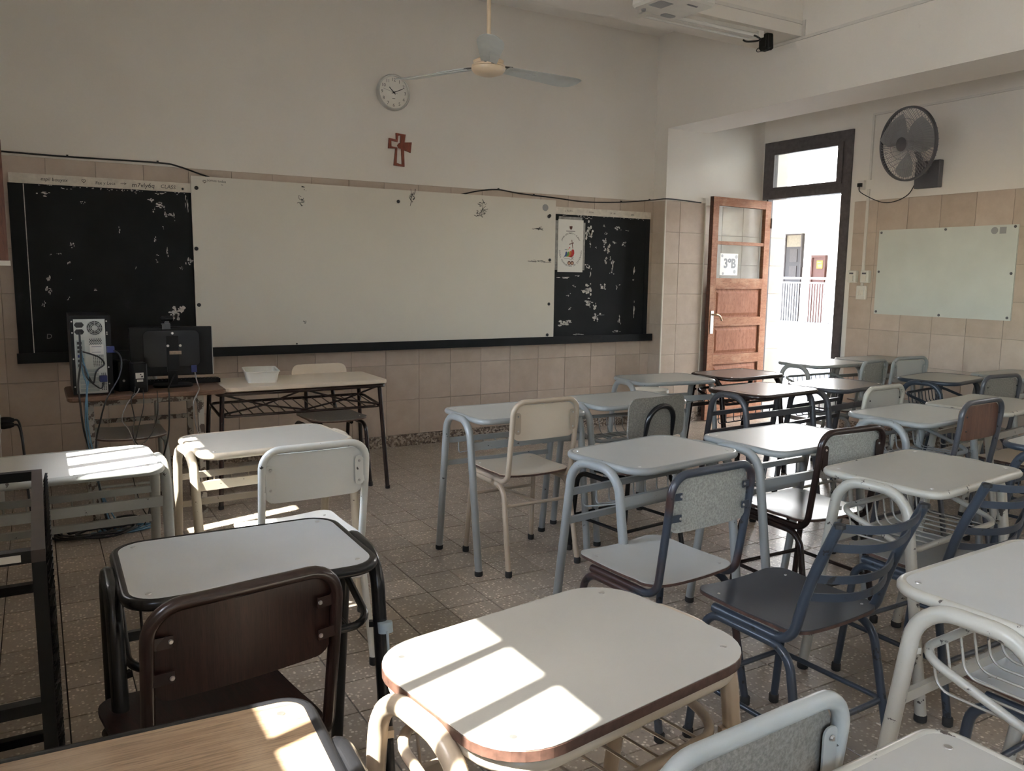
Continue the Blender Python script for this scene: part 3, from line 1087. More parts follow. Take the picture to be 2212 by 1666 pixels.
FR = [(4.324, 1.803, 0.069, 0.102), (4.355, 1.749, 0.041, 0.028), (4.345, 1.683, 0.012, 0.056), (4.492, 1.847, 0.017, 0.028), (4.642, 1.834, 0.06, 0.038), (4.524, 1.787, 0.042, 0.017), (4.503, 1.707, 0.041, 0.047), (4.617, 1.705, 0.048, 0.024), (4.714, 1.703, 0.049, 0.029), (4.541, 1.641, 0.06, 0.066), (4.521, 1.546, 0.036, 0.048), (4.574, 1.566, 0.017, 0.038), (4.606, 1.5, 0.024, 0.086), (4.59, 1.437, 0.042, 0.023), (4.328, 1.486, 0.058, 0.038), (4.354, 1.411, 0.012, 0.057), (4.167, 1.306, 0.034, 0.015), (4.329, 1.283, 0.082, 0.066), (4.493, 1.302, 0.06, 0.043), (4.656, 1.298, 0.018, 0.048), (4.686, 1.322, 0.032, 0.01), (4.123, 1.226, 0.028, 0.022), (4.339, 1.159, 0.07, 0.048), (4.411, 1.116, 0.047, 0.048), (4.425, 1.029, 0.053, 0.058), (4.138, 1.108, 0.028, 0.028), (4.084, 0.987, 0.102, 0.047), (4.868, 1.092, 0.019, 0.119), (4.853, 1.455, 0.019, 0.078), (4.844, 1.367, 0.02, 0.016), (4.698, 0.996, 0.025, 0.069), (4.265, 1.268, 0.028, 0.013), (4.416, 1.657, 0.016, 0.017), (3.949, 1.259, 0.011, 0.037), (4.758, 1.82, 0.049, 0.008), (4.338, 1.911, 0.069, 0.011), (4.057, 1.384, 0.112, 0.013), (4.216, 1.4, 0.046, 0.013), (4.231, 0.875, 0.104, 0.008), (4.671, 0.893, 0.086, 0.014), (4.484, 1.047, 0.072, 0.004)]


def blob(mb, x, y, z, w, hh, n=9):
    ph = random.uniform(0, 6)
    pts = []
    for k in range(n):
        a = 2 * PI * k / n
        rr = random.uniform(.55, 1.0)
        pts.append((x + .5 * w * rr * math.cos(a), z + .5 * hh * rr * math.sin(a)))
    mb.poly(pts, [], y - .0012, y)


fl = MB()
for x, z, w, hh in FL + FR:
    nb = max(2, int(14 * math.sqrt(max(w, .008) * max(hh, .008)) / .05))
    for k in range(nb):
        px, pz = random.gauss(0, .30) * w, random.gauss(0, .30) * hh
        sw, sh = w * random.uniform(.15, .55), hh * random.uniform(.15, .55)
        blob(fl, x + px, -.0302, z + pz, max(sw, .005), max(sh, .005), 7)
for k in range(60):      # crumbs under the painted strip
    x = random.choice([random.uniform(.0, .93), random.uniform(3.98, 4.95)])
    blob(fl, x, -.0302, BZ1 - .064 - abs(random.gauss(0, .006)), random.uniform(.004, .02), .006, 6)
tag(fl.build('paint_flakes', 'flake_white', cb), kind='stuff')
SY = -.0405
for s_, size, x, z in (('espil bouyex', .030, .147, 1.965), ('Fax y Leca', .028, .44, 1.962), ('m7vly6q', .042, .667, 1.962), ('CLASS', .034, .822, 1.962),
                       ('v 7 e 1 L', .022, 4.10, 1.964), ('111 m', .020, 4.34, 1.964), ('77   Ax', .020, 4.58, 1.964), ('. ama', .022, 4.80, 1.964)):
    text('handwriting', s_, size, 'marker_ink', cb, (x, SY, z), (PI / 2, R_(random.uniform(-3, 3)), 0), shear=.15)


def heart(parent, x, y, z, sz, mt):
    pts = []
    for k in range(25):
        t = 2 * PI * k / 24
        pts.append((x + sz * .03 * 16 * math.sin(t) ** 3, y, z + sz * .03 * (13 * math.cos(t) - 5 * math.cos(2 * t) - 2 * math.cos(3 * t) - math.cos(4 * t))))
    return MB().tube(pts, .0014, 4).build('drawn_heart', mt, parent)


heart(cb, .315, SY, 1.968, .024, 'marker_ink')
MB().tube([(.53, SY, 1.966), (.565, SY, 1.967)], .0013, 4).tube([(.553, SY, 1.973), (.566, SY, 1.967), (.553, SY, 1.960)], .0013, 4).build('drawn_arrow', 'marker_ink', cb)
text('handwriting', 'D', .045, 'ghost_ink', cb, (.065, -.0305, .965), shear=.1)
MB().lathe([(.008, 0), (.006, -.005)], 10, 'Y', (.915, -.040, 1.955)).build('nail_head', 'black_cap', cb)

# ---- whiteboard over the chalkboard
w1 = thing('whiteboard', 'large plain whiteboard fixed over the middle of the chalkboard', 'whiteboard', (0, YF, 0))
MB().bb(.966, 3.945, -.066, -.050, .845, 2.045).build('board_sheet', 'white_board', w1)
MB().bb(1.0, 3.9, -.050, -.031, .90, .93).bb(1.0, 3.9, -.050, -.031, 1.95, 1.98).build('batten', 'steel_black', w1)
for x, z in ((1.0, 1.965), (.985, 1.553), (.988, 1.165), (2.484, 1.955), (1.668, .872), (3.884, 1.912), (3.892, 1.533), (3.891, 1.152), (3.880, .882)):
    rr = .0135 if x != 1.668 else .006
    MB().lathe([(rr, 0), (rr, -.004), (rr * .6, -.008)], 14, 'Y', (x, -.066, z)).build('screw_cap', 'black_cap', w1, 50)
MB().lathe([(.029, 0), (.029, -.002)], 20, 'Y', (3.838, -.066, 1.978)).build('sticker', 'plastic_grey', w1)
MB().lathe([(.016, 0), (.016, -.002)], 16, 'Y', (3.876, -.066, 1.905)).build('sticker', 'pc_side', w1)
WY = -.0668
sc_ = MB()


def scrib(mb, x, z, w, hh, n, y=WY, r=.0018):
    for k in range(n):
        a = (x + random.uniform(-.5, .5) * w, y, z + random.uniform(-.5, .5) * hh)
        pts = [a]
        for q in range(random.randint(2, 4)):
            l = pts[-1]
            pts.append((l[0] + random.gauss(0, .25) * w, y, l[2] + random.gauss(0, .25) * hh))
        mb.tube(pts, r * random.uniform(.6, 1.3), 4)


scrib(sc_, 2.60, 1.99, .03, .07, 14)
scrib(sc_, 3.22, 1.985, .04, .05, 9)
scrib(sc_, 3.21, 1.905, .07, .05, 14)
scrib(sc_, 3.78, 1.795, .09, .02, 9)
scrib(sc_, 3.79, 1.52, .11, .015, 9)
scrib(sc_, 1.72, 1.905, .03, .05, 8)
scrib(sc_, 1.745, 2.0, .03, .03, 4)
scrib(sc_, 1.735, 1.03, .02, .02, 5)
tag(sc_.build('marker_scribbles', 'marker_ink', w1), kind='stuff')
heart(w1, 1.055, WY, 2.012, .022, 'marker_ink')
text('handwriting', 'somos todos', .024, 'marker_ink', w1, (1.135, WY, 2.020), (PI / 2, R_(2), 0))
text('handwriting', 'N', .018, 'ghost_ink', w1, (1.17, WY, 1.995), (PI / 2, 0, 0))

# ---- poster
pt = thing('poster', 'white paper poster with a colourful emblem taped to the chalkboard', 'poster', (0, YF - .030, 0))
MB().bb(3.995, 4.262, -.006, -.004, 1.432, 1.890).build('sheet', 'paper', pt)
MB().bb(3.965, 3.995, -.0035, -.001, 1.45, 1.88).bb(4.262, 4.285, -.0035, -.001, 1.45, 1.87).bb(4.0, 4.25, -.0035, -.001, 1.890, 1.915).build('clear_tape', 'tape', pt)
PY = -.0062
PW = 4.1285


def arc_text(s, R, cx, cz, a0, a1, size, inward):
    it = []
    n = len(s)
    for k, ch in enumerate(s):
        a = R_(a0 + (a1 - a0) * k / (n - 1))
        it.append((ch, size, cx + R * math.cos(a), PY, cz + R * 1.12 * math.sin(a), a - PI / 2 if not inward else a + PI / 2))
    return it


merge_text([t for t in arc_text('JUNTO CON MAR\u00cdA Y CLARET', .107, PW, 1.652, 152, 30, .019, False) if t[0] != ' '], 'marker_ink', 'poster_lettering', pt)
merge_text([t for t in arc_text('SOMOS PEREGRINOS DE ESPERANZA', .116, PW, 1.615, 178, 362, .020, True) if t[0] != ' '], 'marker_ink', 'poster_lettering', pt)
MB().poly([(PW - .016, 1.836), (PW - .008, 1.832), (PW, 1.838), (PW + .008, 1.832), (PW + .016, 1.836), (PW + .014, 1.815), (PW, 1.800), (PW - .014, 1.815)], [], PY - .0006, PY).build('shield', 'ink_brown', pt)
MB().bb(PW - .05, PW + .045, PY - .0006, PY, 1.788, 1.792).build('caption_line', 'marker_ink', pt)
MB().bar((PW + .012, PY, 1.715), (PW + .024, PY, 1.640), .001, .006).bar((PW - .014, PY, 1.675), (PW + .034, PY, 1.690), .001, .007).build('emblem_cross', 'ink_brown', pt)


def swoosh(x, z, s, mt):
    pts = [(x + s * p[0], z + s * p[1]) for p in ((-1.2, -1.3), (-.5, -.9), (-.2, -.1), (.0, .9), (.5, 1.2), (1.0, .8), (1.1, -.2), (.7, -1.0), (.1, -1.45), (-.6, -1.5))]
    MB().poly(pts, [], PY - .0006, PY).build('emblem_figure', mt, pt)


swoosh(PW - .052, 1.592, .017, 'ink_blue')
swoosh(PW - .030, 1.592, .017, 'ink_green')
swoosh(PW - .010, 1.595, .020, 'ink_orange')
swoosh(PW + .012, 1.602, .027, 'ink_red')
for x, z, rr, mt in ((PW - .056, 1.628, .0045, 'ink_blue'), (PW - .040, 1.628, .0045, 'ink_green'), (PW - .024, 1.633, .0045, 'ink_orange'), (PW - .010, 1.645, .006, 'ink_red')):
    MB().lathe([(rr, 0), (rr, -.0006)], 12, 'Y', (x, PY, z)).build('emblem_head', mt, pt)
MB().tube(spline([(PW - .075, PY, 1.560), (PW - .045, PY, 1.548), (PW - .02, PY, 1.553), (PW + .01, PY, 1.535)], 5), .0012, 4).build('emblem_wave', 'pc_side', pt)
MB().tube(spline([(PW + .012, PY, 1.575), (PW + .016, PY, 1.553), (PW + .010, PY, 1.54)], 5), .002, 4).tube(spline([(PW + .034, PY, 1.563), (PW + .025, PY, 1.563), (PW + .024, PY, 1.548), (PW + .033, PY, 1.546)], 5), .0018, 4).build('emblem_stroke', 'ink_brown', pt)
for x in (PW - .012, PW + .020):
    MB().lathe([(.018, 0), (.018, -.0006)], 14, 'Y', (x, PY, 1.512)).build('medallion', 'ink_brown', pt)
    MB().lathe([(.011, 0), (.011, -.0006)], 12, 'Y', (x, PY - .0006, 1.510)).build('medallion_centre', 'ink_skin', pt)

# ---- clock
ck = thing('wall_clock', 'round silver-rimmed wall clock showing ten past ten', 'clock', (2.468, YF, 2.776))
MB().lathe([(.105, 0), (.125, 0), (.135, -.006), (.135, -.030), (.128, -.042), (.119, -.040), (.118, -.030)], 48, 'Y', cap=False).build('rim', 'clock_rim', ck, 40)
MB().lathe([(.121, 0), (.121, -.026)], 48, 'Y').build('dial', 'clock_face', ck)
for k in range(1, 13):
    a = PI / 2 - 2 * PI * k / 12
    text('numeral', str(k), .035, 'clock_digit', ck, (.094 * math.cos(a), -.0266, .094 * math.sin(a)))
for name, ang, l, w in (('hour_hand', 135, .052, .006), ('minute_hand', 24, .080, .005)):
    a = R_(ang)
    MB().bar((-.018 * math.cos(a), -.030, -.018 * math.sin(a)), (l * math.cos(a), -.030, l * math.sin(a)), .0015, w).build(name, 'black_cap', ck)
MB().bar((.03, -.032, -.008), (-.085, -.032, .022), .001, .0015).build('second_hand', 'clock_digit', ck)
MB().lathe([(.006, -.026), (.006, -.034)], 12, 'Y').build('hand_pin', 'black_cap', ck)
MB().bb(-.012, .012, -.0268, -.026, -.047, -.042).build('dial_mark', 'clock_digit', ck)

# ---- wooden cross
CO = [(2.49, 2.479), (2.57, 2.474), (2.56, 2.414), (2.621, 2.42), (2.612, 2.34), (2.556, 2.356), (2.56, 2.229), (2.471, 2.234), (2.486, 2.363), (2.426, 2.359), (2.432, 2.437), (2.492, 2.43)]
CH = [(2.507, 2.461), (2.531, 2.465), (2.526, 2.41), (2.511, 2.402), (2.502, 2.386), (2.513, 2.368), (2.534, 2.363), (2.539, 2.244), (2.494, 2.253), (2.5, 2.371), (2.452, 2.375), (2.45, 2.42), (2.504, 2.413)]
tag(MB().poly(CO, [CH], YF - .016, YF - .002).build('wall_cross', 'wood_cross'), 'reddish wooden cut-out cross hanging on the plaster below the clock', 'cross')

# ---- cable pinned along the top of the tiles
cab = thing('pinned_cable', 'thin black cable pinned along the top edge of the wall tiles', 'cable', (0, YF, 0))
pth = [(-.26, -.014, 2.128), (-.137, -.014, 2.121), (.23, -.014, 2.117), (.767, -.014, 2.121), (.90, -.02, 2.105), (1.062, -.03, 2.056), (1.25, -.03, 2.02), (2.0, -.03, 2.01), (2.80, -.03, 2.015), (3.014, -.03, 2.038),
       (3.22, -.02, 2.085), (3.402, -.014, 2.106), (3.605, -.014, 2.088), (3.982, -.014, 2.070), (4.3, -.014, 2.055), (4.69, -.014, 2.074), (5.05, -.020, 2.112), (5.062, -.19, 2.112), (5.20, -.192, 2.112), (5.50, -.192, 2.10)]
MB().tube(spline(pth, 6), .0055, 7).build('cable_run', 'cable_black', cab, 60)
for x, z in ((.23, 2.122), (.767, 2.127), (3.402, 2.111), (3.75, 2.084), (4.69, 2.078), (5.02, 2.113)):
    MB().box((x, -.016, z), (.012, .012, .014)).build('cable_clip', 'cable_black', cab)

# ---- power socket box with plugs, low in the left corner
ob = thing('power_outlet', 'white surface socket box in the left corner with two black plugs', 'power outlet', (XL, 5.45, 0))
MB().bb(.008, .06, -.06, .06, .47, .56).build('socket_box', 'plastic_white', ob)
MB().bb(.008, .05, .06, .10, .0, 2.0).build('trunking', 'conduit_white', ob)
for y, z in ((-.02, .51), (.03, .53)):
    pg = MB().lathe([(.02, .06), (.022, .075), (.019, .105), (.010, .125)], 12, 'X', (0, y, z)).build('plug', 'cable_black', ob, 40)
    MB().tube(spline([(.12, y, z), (.15, y, z - .02), (.165, y - .03, z - .18), (.17, y - .06, z - .36), (.18, y - .10, .008)], 6), .006, 6).build('cord', 'cable_black', pg, 60)
# open window shutter in the far left
sh = thing('window_shutter', 'brown wooden window shutter folded open at the left edge', 'shutter', (XL, 5.02, 0))
MB().bb(.0, .155, -.012, .018, 1.44, 2.05).build('shutter_panel', 'wood_shutter', sh)
MB().bb(.150, .162, -.016, .020, 1.44, 2.05).build('edge_strip', 'wood_shutter', sh)
MB().bb(.0, .17, -.03, .03, 1.415, 1.44).build('bottom_ledge', 'trim_white', sh)

# ================================================================ SECOND WHITEBOARD, WALL FAN, SWITCHES (right wall)
w2 = thing('whiteboard', 'small greenish whiteboard screwed to the tiled wall right of the doorway', 'whiteboard', (XR, 0, 0))
MB().bb(-.022, -.007, 3.52, 4.712, 1.098, 1.832).build('board_sheet', 'white_board_green', w2)
for y, z in ((4.69, 1.81), (4.1, 1.815), (3.545, 1.815), (4.69, 1.47), (3.545, 1.46), (4.69, 1.12), (4.1, 1.115), (3.545, 1.12)):
    MB().lathe([(.011, 0), (.009, -.005)], 12, 'X', (-.022, y, z)).build('screw_cap', 'fan_dark', w2)
MB().lathe([(.027, 0), (.027, -.0015)], 20, 'X', (-.022, 3.70, 1.79)).build('sticker', 'plastic_grey', w2)
MB().bb(-.0235, -.022, 3.61, 3.66, 1.765, 1.815).build('sticker', 'plastic_grey', w2)

wfan = thing('wall_fan', 'grey caged wall fan mounted above the small whiteboard', 'fan', (XR, 4.28, 2.27))
MB().slab(rrect(.055, .22, .008), -.11, .11, .004).build('wall_box', 'fan_dark', wfan, None, (-.035, 0, 0))
MB().tube(spline([(-.06, .0, .02), (-.12, .0, .06), (-.17, .02, .16), (-.20, .03, .22)], 5), .022, 10).build('arm', 'fan_dark', wfan, 50)
fh = bpy.data.objects.new('fan_head', None)
# head: built as direct parts in a tilted frame
FHM = Matrix.Translation((-.30, .02, .225)) @ Matrix.Rotation(R_(-11), 4, 'Z') @ Matrix.Rotation(R_(-6), 4, 'Y')


def headpart(mb, name, mt, smooth=None):
    mb.v = [tuple(FHM @ Vector(v)) for v in mb.v]
    return mb.build(name, mt, wfan, smooth)


RF = .285
# local: -x is the front of the fan
g_ = MB()
for k in range(72):
    a = 2 * PI * k / 72
    c, s_ = math.cos(a), math.sin(a)
    tw = .22
    pts = []
    for q in range(6):
        f = q / 5
        rr = .055 + (RF - .055) * f
        aa = a + tw * f
        pts.append((-.075 + .06 * f ** 2.2, rr * math.cos(aa), rr * math.sin(aa)))
    g_.tube(pts, .0021, 4, cap=False)
for rr in (.12, .20):
    f = (rr - .055) / (RF - .055)
    g_.tube([(-.075 + .06 * f ** 2.2, rr * math.cos(2 * PI * k / 40), rr * math.sin(2 * PI * k / 40)) for k in range(40)], .0022, 4, closed=True)
headpart(g_, 'front_guard', 'fan_guard_grey')
g_ = MB()
for k in range(40):
    a = 2 * PI * k / 40
    g_.tube([(.10, .07 * math.cos(a), .07 * math.sin(a)), (.085, .2 * math.cos(a), .2 * math.sin(a)), (.03, RF * .97 * math.cos(a), RF * .97 * math.sin(a)), (-.012, RF * math.cos(a), RF * math.sin(a))], .0020, 4, cap=False)
headpart(g_, 'rear_guard', 'fan_guard_grey')
headpart(MB().lathe([(RF - .006, -.02), (RF + .008, -.022), (RF + .010, .004), (RF - .004, .008), (RF - .006, -.02)], 64, 'X', cap=False), 'guard_rim', 'fan_dark', 40)
headpart(MB().lathe([(.0, -.088), (.045, -.084), (.058, -.074), (.058, -.066)], 28, 'X'), 'centre_cap', 'fan_dark', 40)
headpart(MB().lathe([(.0, -.05), (.045, -.045), (.05, .0), (.05, .06), (.065, .09), (.07, .16), (.05, .21), (.0, .21)], 24, 'X'), 'motor', 'plastic_grey', 40)
for b_ in range(3):
    a0 = 2 * PI * b_ / 3 + .5
    vs, fs = [], []
    nr, na = 6, 5
    for i in range(nr):
        rr = .045 + (.265 - .045) * i / (nr - 1)
        for j in range(na):
            t = j / (na - 1) - .5
            aa = a0 + t * (1.0 + .25 * math.sin(PI * i / (nr - 1))) + .25 * i / (nr - 1)
            vs.append((-.01 + t * .075, rr * math.cos(aa), rr * math.sin(aa)))
    o_ = len(vs)
    vs += [(v[0] + .003, v[1], v[2]) for v in vs]
    for i in range(nr - 1):
        for j in range(na - 1):
            q = (i * na + j, i * na + j + 1, (i + 1) * na + j + 1, (i + 1) * na + j)
            fs.append(q)
            fs.append(tuple(x + o_ for x in q[::-1]))
    headpart(MB().add(vs, fs), 'fan_blade', 'plastic_grey', 50)
wo = thing('wall_socket', 'small white socket with black plug feeding the wall fan', 'power outlet', (XR, 4.93, 2.24))
MB().bb(-.03, 0, -.03, .03, -.04, .04).build('socket_box', 'conduit_white', wo)
pl_ = MB().bb(-.055, -.03, -.018, .018, -.016, .016).build('plug', 'cable_black', wo)
tag(MB().tube(spline([(-.05 + XR, 4.93, 2.225), (XR - .06, 4.90, 2.17), (XR - .04, 4.72, 2.08), (XR - .04, 4.58, 2.07), (XR - .04, 4.45, 2.12), (XR - .04, 4.385, 2.22)], 6), .004, 6).build('fan_cord', 'cable_black', None, 60), 'thin black power cord sagging from the wall fan to its socket', 'cord')
cn = thing('cable_trunking', 'narrow white cable trunking running up the right wall beside the door', 'trunking', (XR, 0, 0))
MB().bb(-.018, -.006, 4.845, 4.870, 1.345, 2.20).build('vertical_run', 'conduit_white', cn)
MB().bb(-.016, -.0, 4.845, 4.865, 2.28, 2.835).build('vertical_run', 'conduit_white', cn)
MB().bb(-.014, 0, 2.4, 4.865, 2.835, 2.853).build('horizontal_run', 'conduit_white', cn)
sw = thing('light_switch', 'lowest white light switch plate under the trunking', 'switch', (XR, 4.853, 1.283))
MB().slab(rrect(.030, .10, .008), -.062, .062, .003).build('plate', 'plastic_white', sw, None, (-.020, 0, 0))
for y in (-.022, .0, .022):
    MB().bb(-.040, -.035, y - .009, y + .009, -.022, .022).build('rocker', 'trim_white', sw)
for y, nm in ((4.945, 'round-cornered white switch box nearest the doorway'), (4.812, 'white switch box between the trunking and the small whiteboard')):
    s2 = thing('switch_box', nm, 'switch', (XR, y, 1.425))
    MB().slab(rrect(.050, .085, .012), -.055, .055, .006).build('box_body', 'plastic_white', s2, None, (-.032, 0, 0))
    MB().bb(-.064, -.057, -.022, .022, -.04, .01).build('rocker', 'trim_white', s2)
    MB().bb(-.060, -.057, -.02, .02, .022, .036).build('slot', 'fan_dark', s2)

# ================================================================ CEILING THINGS
cf = thing('ceiling_fan', 'old three-blade ceiling fan hanging from a cream rod', 'fan', (2.36, 4.37, 0))
ZH = 2.585
MB().tube([(0, 0, ZH + .06), (0, 0, ZC)], .0125, 12).build('rod', 'plastic_cream', cf, 40)
MB().lathe([(.0, ZC - .10), (.05, ZC - .085), (.06, ZC - .0)], 20).build('canopy', 'plastic_cream', cf, 40)
MB().lathe([(0, ZH - .035), (.05, ZH - .033), (.083, ZH - .022), (.098, ZH - .004), (.100, ZH + .008), (.094, ZH + .014), (.098, ZH + .020), (.085, ZH + .03), (.09, ZH + .045), (.04, ZH + .075), (.02, ZH + .12)], 40).build('motor_housing', 'plastic_cream', cf, 40)
for ang in (2, 122, 243):
    M_ = Matrix.Rotation(R_(ang), 4, 'Z') @ Matrix.Translation((0, 0, ZH + .018)) @ Matrix.Rotation(R_(-11), 4, 'X')
    blade = MB()
    xs_ = [.12, .15, .20, .28, .36, .44, .52, .58, .62, .645, .655]
    def hw(x):
        base = .045 + .028 * min(1, (x - .12) / .4)
        return base * (math.sqrt(max(0.02, 1 - ((x - .56) / .10) ** 2)) if x > .56 else 1)
    blade.sheet(xs_, lambda x: -hw(x), lambda x: hw(x), 6, lambda x, v: (x, v, -.012 * (v / .07) ** 2 - .006 * x), (0, 0, .003))
    blade.v = [tuple(M_ @ Vector(v)) for v in blade.v]
    bo = blade.build('fan_blade', 'fan_blade_paint', cf, 40)
    rib = MB()
    for v in (-.028, 0, .028):
        rib.tube([(.14, v, .000), (.20, v, .002), (.34, v, -.002)], .004, 6)
    rib.tube([(.14, v, -.006) for v in (0,)] + [(.34, 0, -.008)], .003, 6)
    rib.v = [tuple(M_ @ Vector(v)) for v in rib.v]
    rib.build('blade_rib', 'fan_blade_paint', bo, 40)
    arm = MB().bar((.08, -.02, 0), (.15, -.025, .002), .014, .006).bar((.08, .02, 0), (.15, .025, .002), .014, .006)
    arm.v = [tuple(M_ @ Vector(v)) for v in arm.v]
    arm.build('blade_arm', 'steel_brown', cf)

pj = thing('projector', 'white video projector hung from the ceiling', 'projector', (3.30, 3.86, 2.95), R_(5))
MB().slab(rrect(.385, .33, .045), 0, .105, .014).build('body', 'plastic_white', pj, 40)
MB().bb(-.15, -.05, -.05, .05, -.002, .001).build('type_label', 'plastic_grey', pj)
MB().bb(.02, .10, -.10, -.085, -.002, .001).build('print_line', 'fan_dark', pj)
MB().slab(rrect(.10, .05, .02), -.003, .001).build('foot_recess', 'plastic_grey', pj, None, (.08, .12, 0))
MB().lathe([(.012, -.012), (.014, 0)], 12, c=(-.12, .12, 0)).build('foot', 'plastic_grey', pj)
vents = MB()
for k in range(8):
    vents.bb(.188, .194, -.12 + k * .03, -.105 + k * .03, .03, .085)
tag(vents.build('vent_slots', 'black_cap', pj), kind='stuff')
MB().lathe([(.032, -.17), (.036, -.16), (.036, -.15)], 20, 'Y', (.10, 0, .055)).build('lens', 'pc_gloss', pj, 40)
MB().tube([(0, 0, .105), (0, 0, ZC - 2.95)], .02, 12).bb(-.08, .08, -.08, .08, .105, .118).build('ceiling_mount', 'plastic_white', pj, 40)

fx = thing('fluorescent_light', 'unlit twin-tube fluorescent batten under the concrete cross beam', 'ceiling light', (0, 4.56, 3.2))
MB().bb(3.62, 4.74, -.035, .035, -.045, 0).build('housing', 'conduit_white', fx)
for y in (-.045, .045):
    MB().tube([(3.66, y, -.045), (4.66, y, -.045)], .013, 12).build('lamp_tube', 'tube_glass', fx, 40)
for x in (3.65, 4.67):
    MB().bb(x - .012, x + .012, -.062, .062, -.062, -.02).build('lamp_holder', 'plastic_white', fx)
MB().tube(spline([(4.62, -.05, -.05), (4.66, -.075, -.075), (4.62, -.09, -.10), (4.52, -.09, -.12), (4.48, -.09, -.115)], 6), .007, 6).build('loose_cable', 'cable_black', fx, 60)
cc = thing('ceiling_trunking', 'white cable trunking along the cross beam and the deep side beam', 'trunking', (0, 0, 0))
MB().bb(3.9, XB, 4.463, 4.475, 3.285, 3.307).build('beam_run', 'conduit_white', cc)
MB().bb(XB - .012, XB, 4.44, 4.462, 3.19, 3.31).build('drop', 'conduit_white', cc)
MB().bb(XB - .012, XB, 1.6, 4.80, 3.176, 3.196).build('side_run', 'conduit_white', cc)
bag = thing('black_speaker_bag', 'small black wrapped box hanging under the cross beam beside the light', 'bag', (4.82, 4.575, 3.145))
bm_ = MB().slab(rrect(.075, .085, .018), -.055, .055, .012)
bm_.v = [(v[0] + random.uniform(-.006, .006), v[1] + random.uniform(-.006, .006), v[2] + random.uniform(-.008, .008)) for v in bm_.v]
bm_.build('wrapped_body', 'steel_black', bag)
MB().tube(spline([(-.02, .04, -.03), (-.03, .062, -.045), (-.03, .05, -.065), (-.02, .0, -.062), (0, -.04, -.05)], 5), .003, 5).build('cord_loop', 'cable_black', bag, 60)

# ================================================================ FURNITURE BUILDERS
ROD = {}


def make_desk(name, label, x, y, rot, top, rim, tube, style='A', w=.605, d=.43, z=.735, rr=.075, edge=None, group='single pupil desks'):
    t = thing(name, label, 'desk', (x, y, 0), R_(rot), group)
    rt = .0135
    hw_, hd_ = w / 2, d / 2
    if edge is None:
        MB().slab(rrect(w - 2 * rt, d - 2 * rt, rr - rt * .6), z - .022, z - .003, .002).build('desktop', top, t)
        ring = [(p[0], p[1], z - .0145) for p in rrect(w - 2 * rt + .002, d - 2 * rt + .002, rr - rt, 8)]
        MB().tube(ring, rt, 10, closed=True).build('rim', rim, t, 60)
    else:
        MB().slab(rrect(w, d, rr + .015, 9), z - .020, z - .001, .0015).build('core_board', edge, t)
        MB().slab(rrect(w - .001, d - .001, rr + .015, 9), z - .001, z + .0006, .0003).build('desktop', top, t)
        ring = [(p[0], p[1], z - .036) for p in rrect(w - .05, d - .05, rr - .01, 8)]
        MB().tube(ring, .015, 10, closed=True).build('rim', rim, t, 60)
    for px, py in ((-1, -1), (1, -1), (1, 1), (-1, 1)):
        MB().lathe([(.007, z - .004), (.006, z + (.0016 if edge else -.0015))], 10, c=(px * (hw_ - .055), py * (hd_ - .055), 0)).build('screw', 'screw', t)
    xo = hw_ + .010
    zt = z - .020
    leg_r = .0175
    for s_ in (-1, 1):
        pts = [(s_ * (xo - .004), -hd_, 0.012), (s_ * xo, -.118, zt), (s_ * xo, .118, zt), (s_ * (xo - .004), hd_, 0.012)]
        fr = MB().tube(fillet(pts, [0, .085, .085, 0], 9), leg_r, 12).build('leg_frame', tube, t, 60)
        for yy in (-hd_, hd_):
            MB().lathe([(.017, 0), (.0195, .003), (.0195, .02), (.0172, .024)], 12, c=(s_ * (xo - .004), yy * .996, 0)).build('foot_cap', 'rubber', fr, 40)

    def ly(zz):
        return .118 + (hd_ - .118) * (1 - zz / zt)
    if style == 'A':
        MB().bb(-xo, xo, -ly(.605) - .008, -ly(.605) + .008, .585, .620).build('rail', tube, t)
        MB().bb(-xo, xo, ly(.585) - .008, ly(.585) + .008, .570, .595).build('rail', tube, t)
        MB().bb(-xo, xo, ly(.465) - .008, ly(.465) + .008, .453, .478).build('stretcher', tube, t)
        key = ('A', round(hd_, 3))
        if key not in ROD:
            a_ = fillet([(0, ly(.585) - .004, .59), (0, ly(.585) - .006, .515), (0, -ly(.605), .592)], .02, 5)
            ROD[key] = a_
        rp, n_ = ROD[key], 8
    else:
        lp = [(-hw_ + .012, ly(.61) - .01, .618), (hw_ - .012, ly(.61) - .01, .618), (hw_ - .012, -ly(.53) + .01, .535), (-hw_ + .012, -ly(.53) + .01, .535)]
        MB().tube(fillet(lp, .055, 6, closed=True), .010, 8, closed=True).build('shelf_loop', tube, t, 60)
        MB().bb(-xo, xo, ly(.50) - .007, ly(.50) + .007, .488, .512).build('stretcher', tube, t)
        for s_ in (-1, 1):
            MB().bar((s_ * (hw_ - .016), -ly(.53) + .01, .535), (s_ * xo, -ly(.53), .535), .014, .014).build('bracket', tube, t)
            MB().bar((s_ * (hw_ - .016), ly(.61) - .01, .618), (s_ * xo, ly(.61), .618), .014, .014).build('bracket', tube, t)
        key = ('B', round(hd_, 3))
        if key not in ROD:
            ROD[key] = fillet([(0, ly(.61) - .012, .618), (0, ly(.61) - .03, .525), (0, -ly(.53) + .012, .527)], .03, 5)
        rp, n_ = ROD[key], 10
    mk = key + (tube,)
    if mk not in ROD:
        ROD[mk] = MB().tube(rp, .0032, 6).mesh('shelf_rod', tube, 60)
    for k in range(n_):
        put('shelf_rod', ROD[mk], t, (-hw_ + .06 + (w - .12) * k / (n_ - 1), 0, 0))
    return t


def rr_lo(w, lo, r):
    def f(x):
        e = abs(x) - (w / 2 - r)
        return lo + (r - math.sqrt(max(0, r * r - e * e)) if e > 0 else 0)
    return f


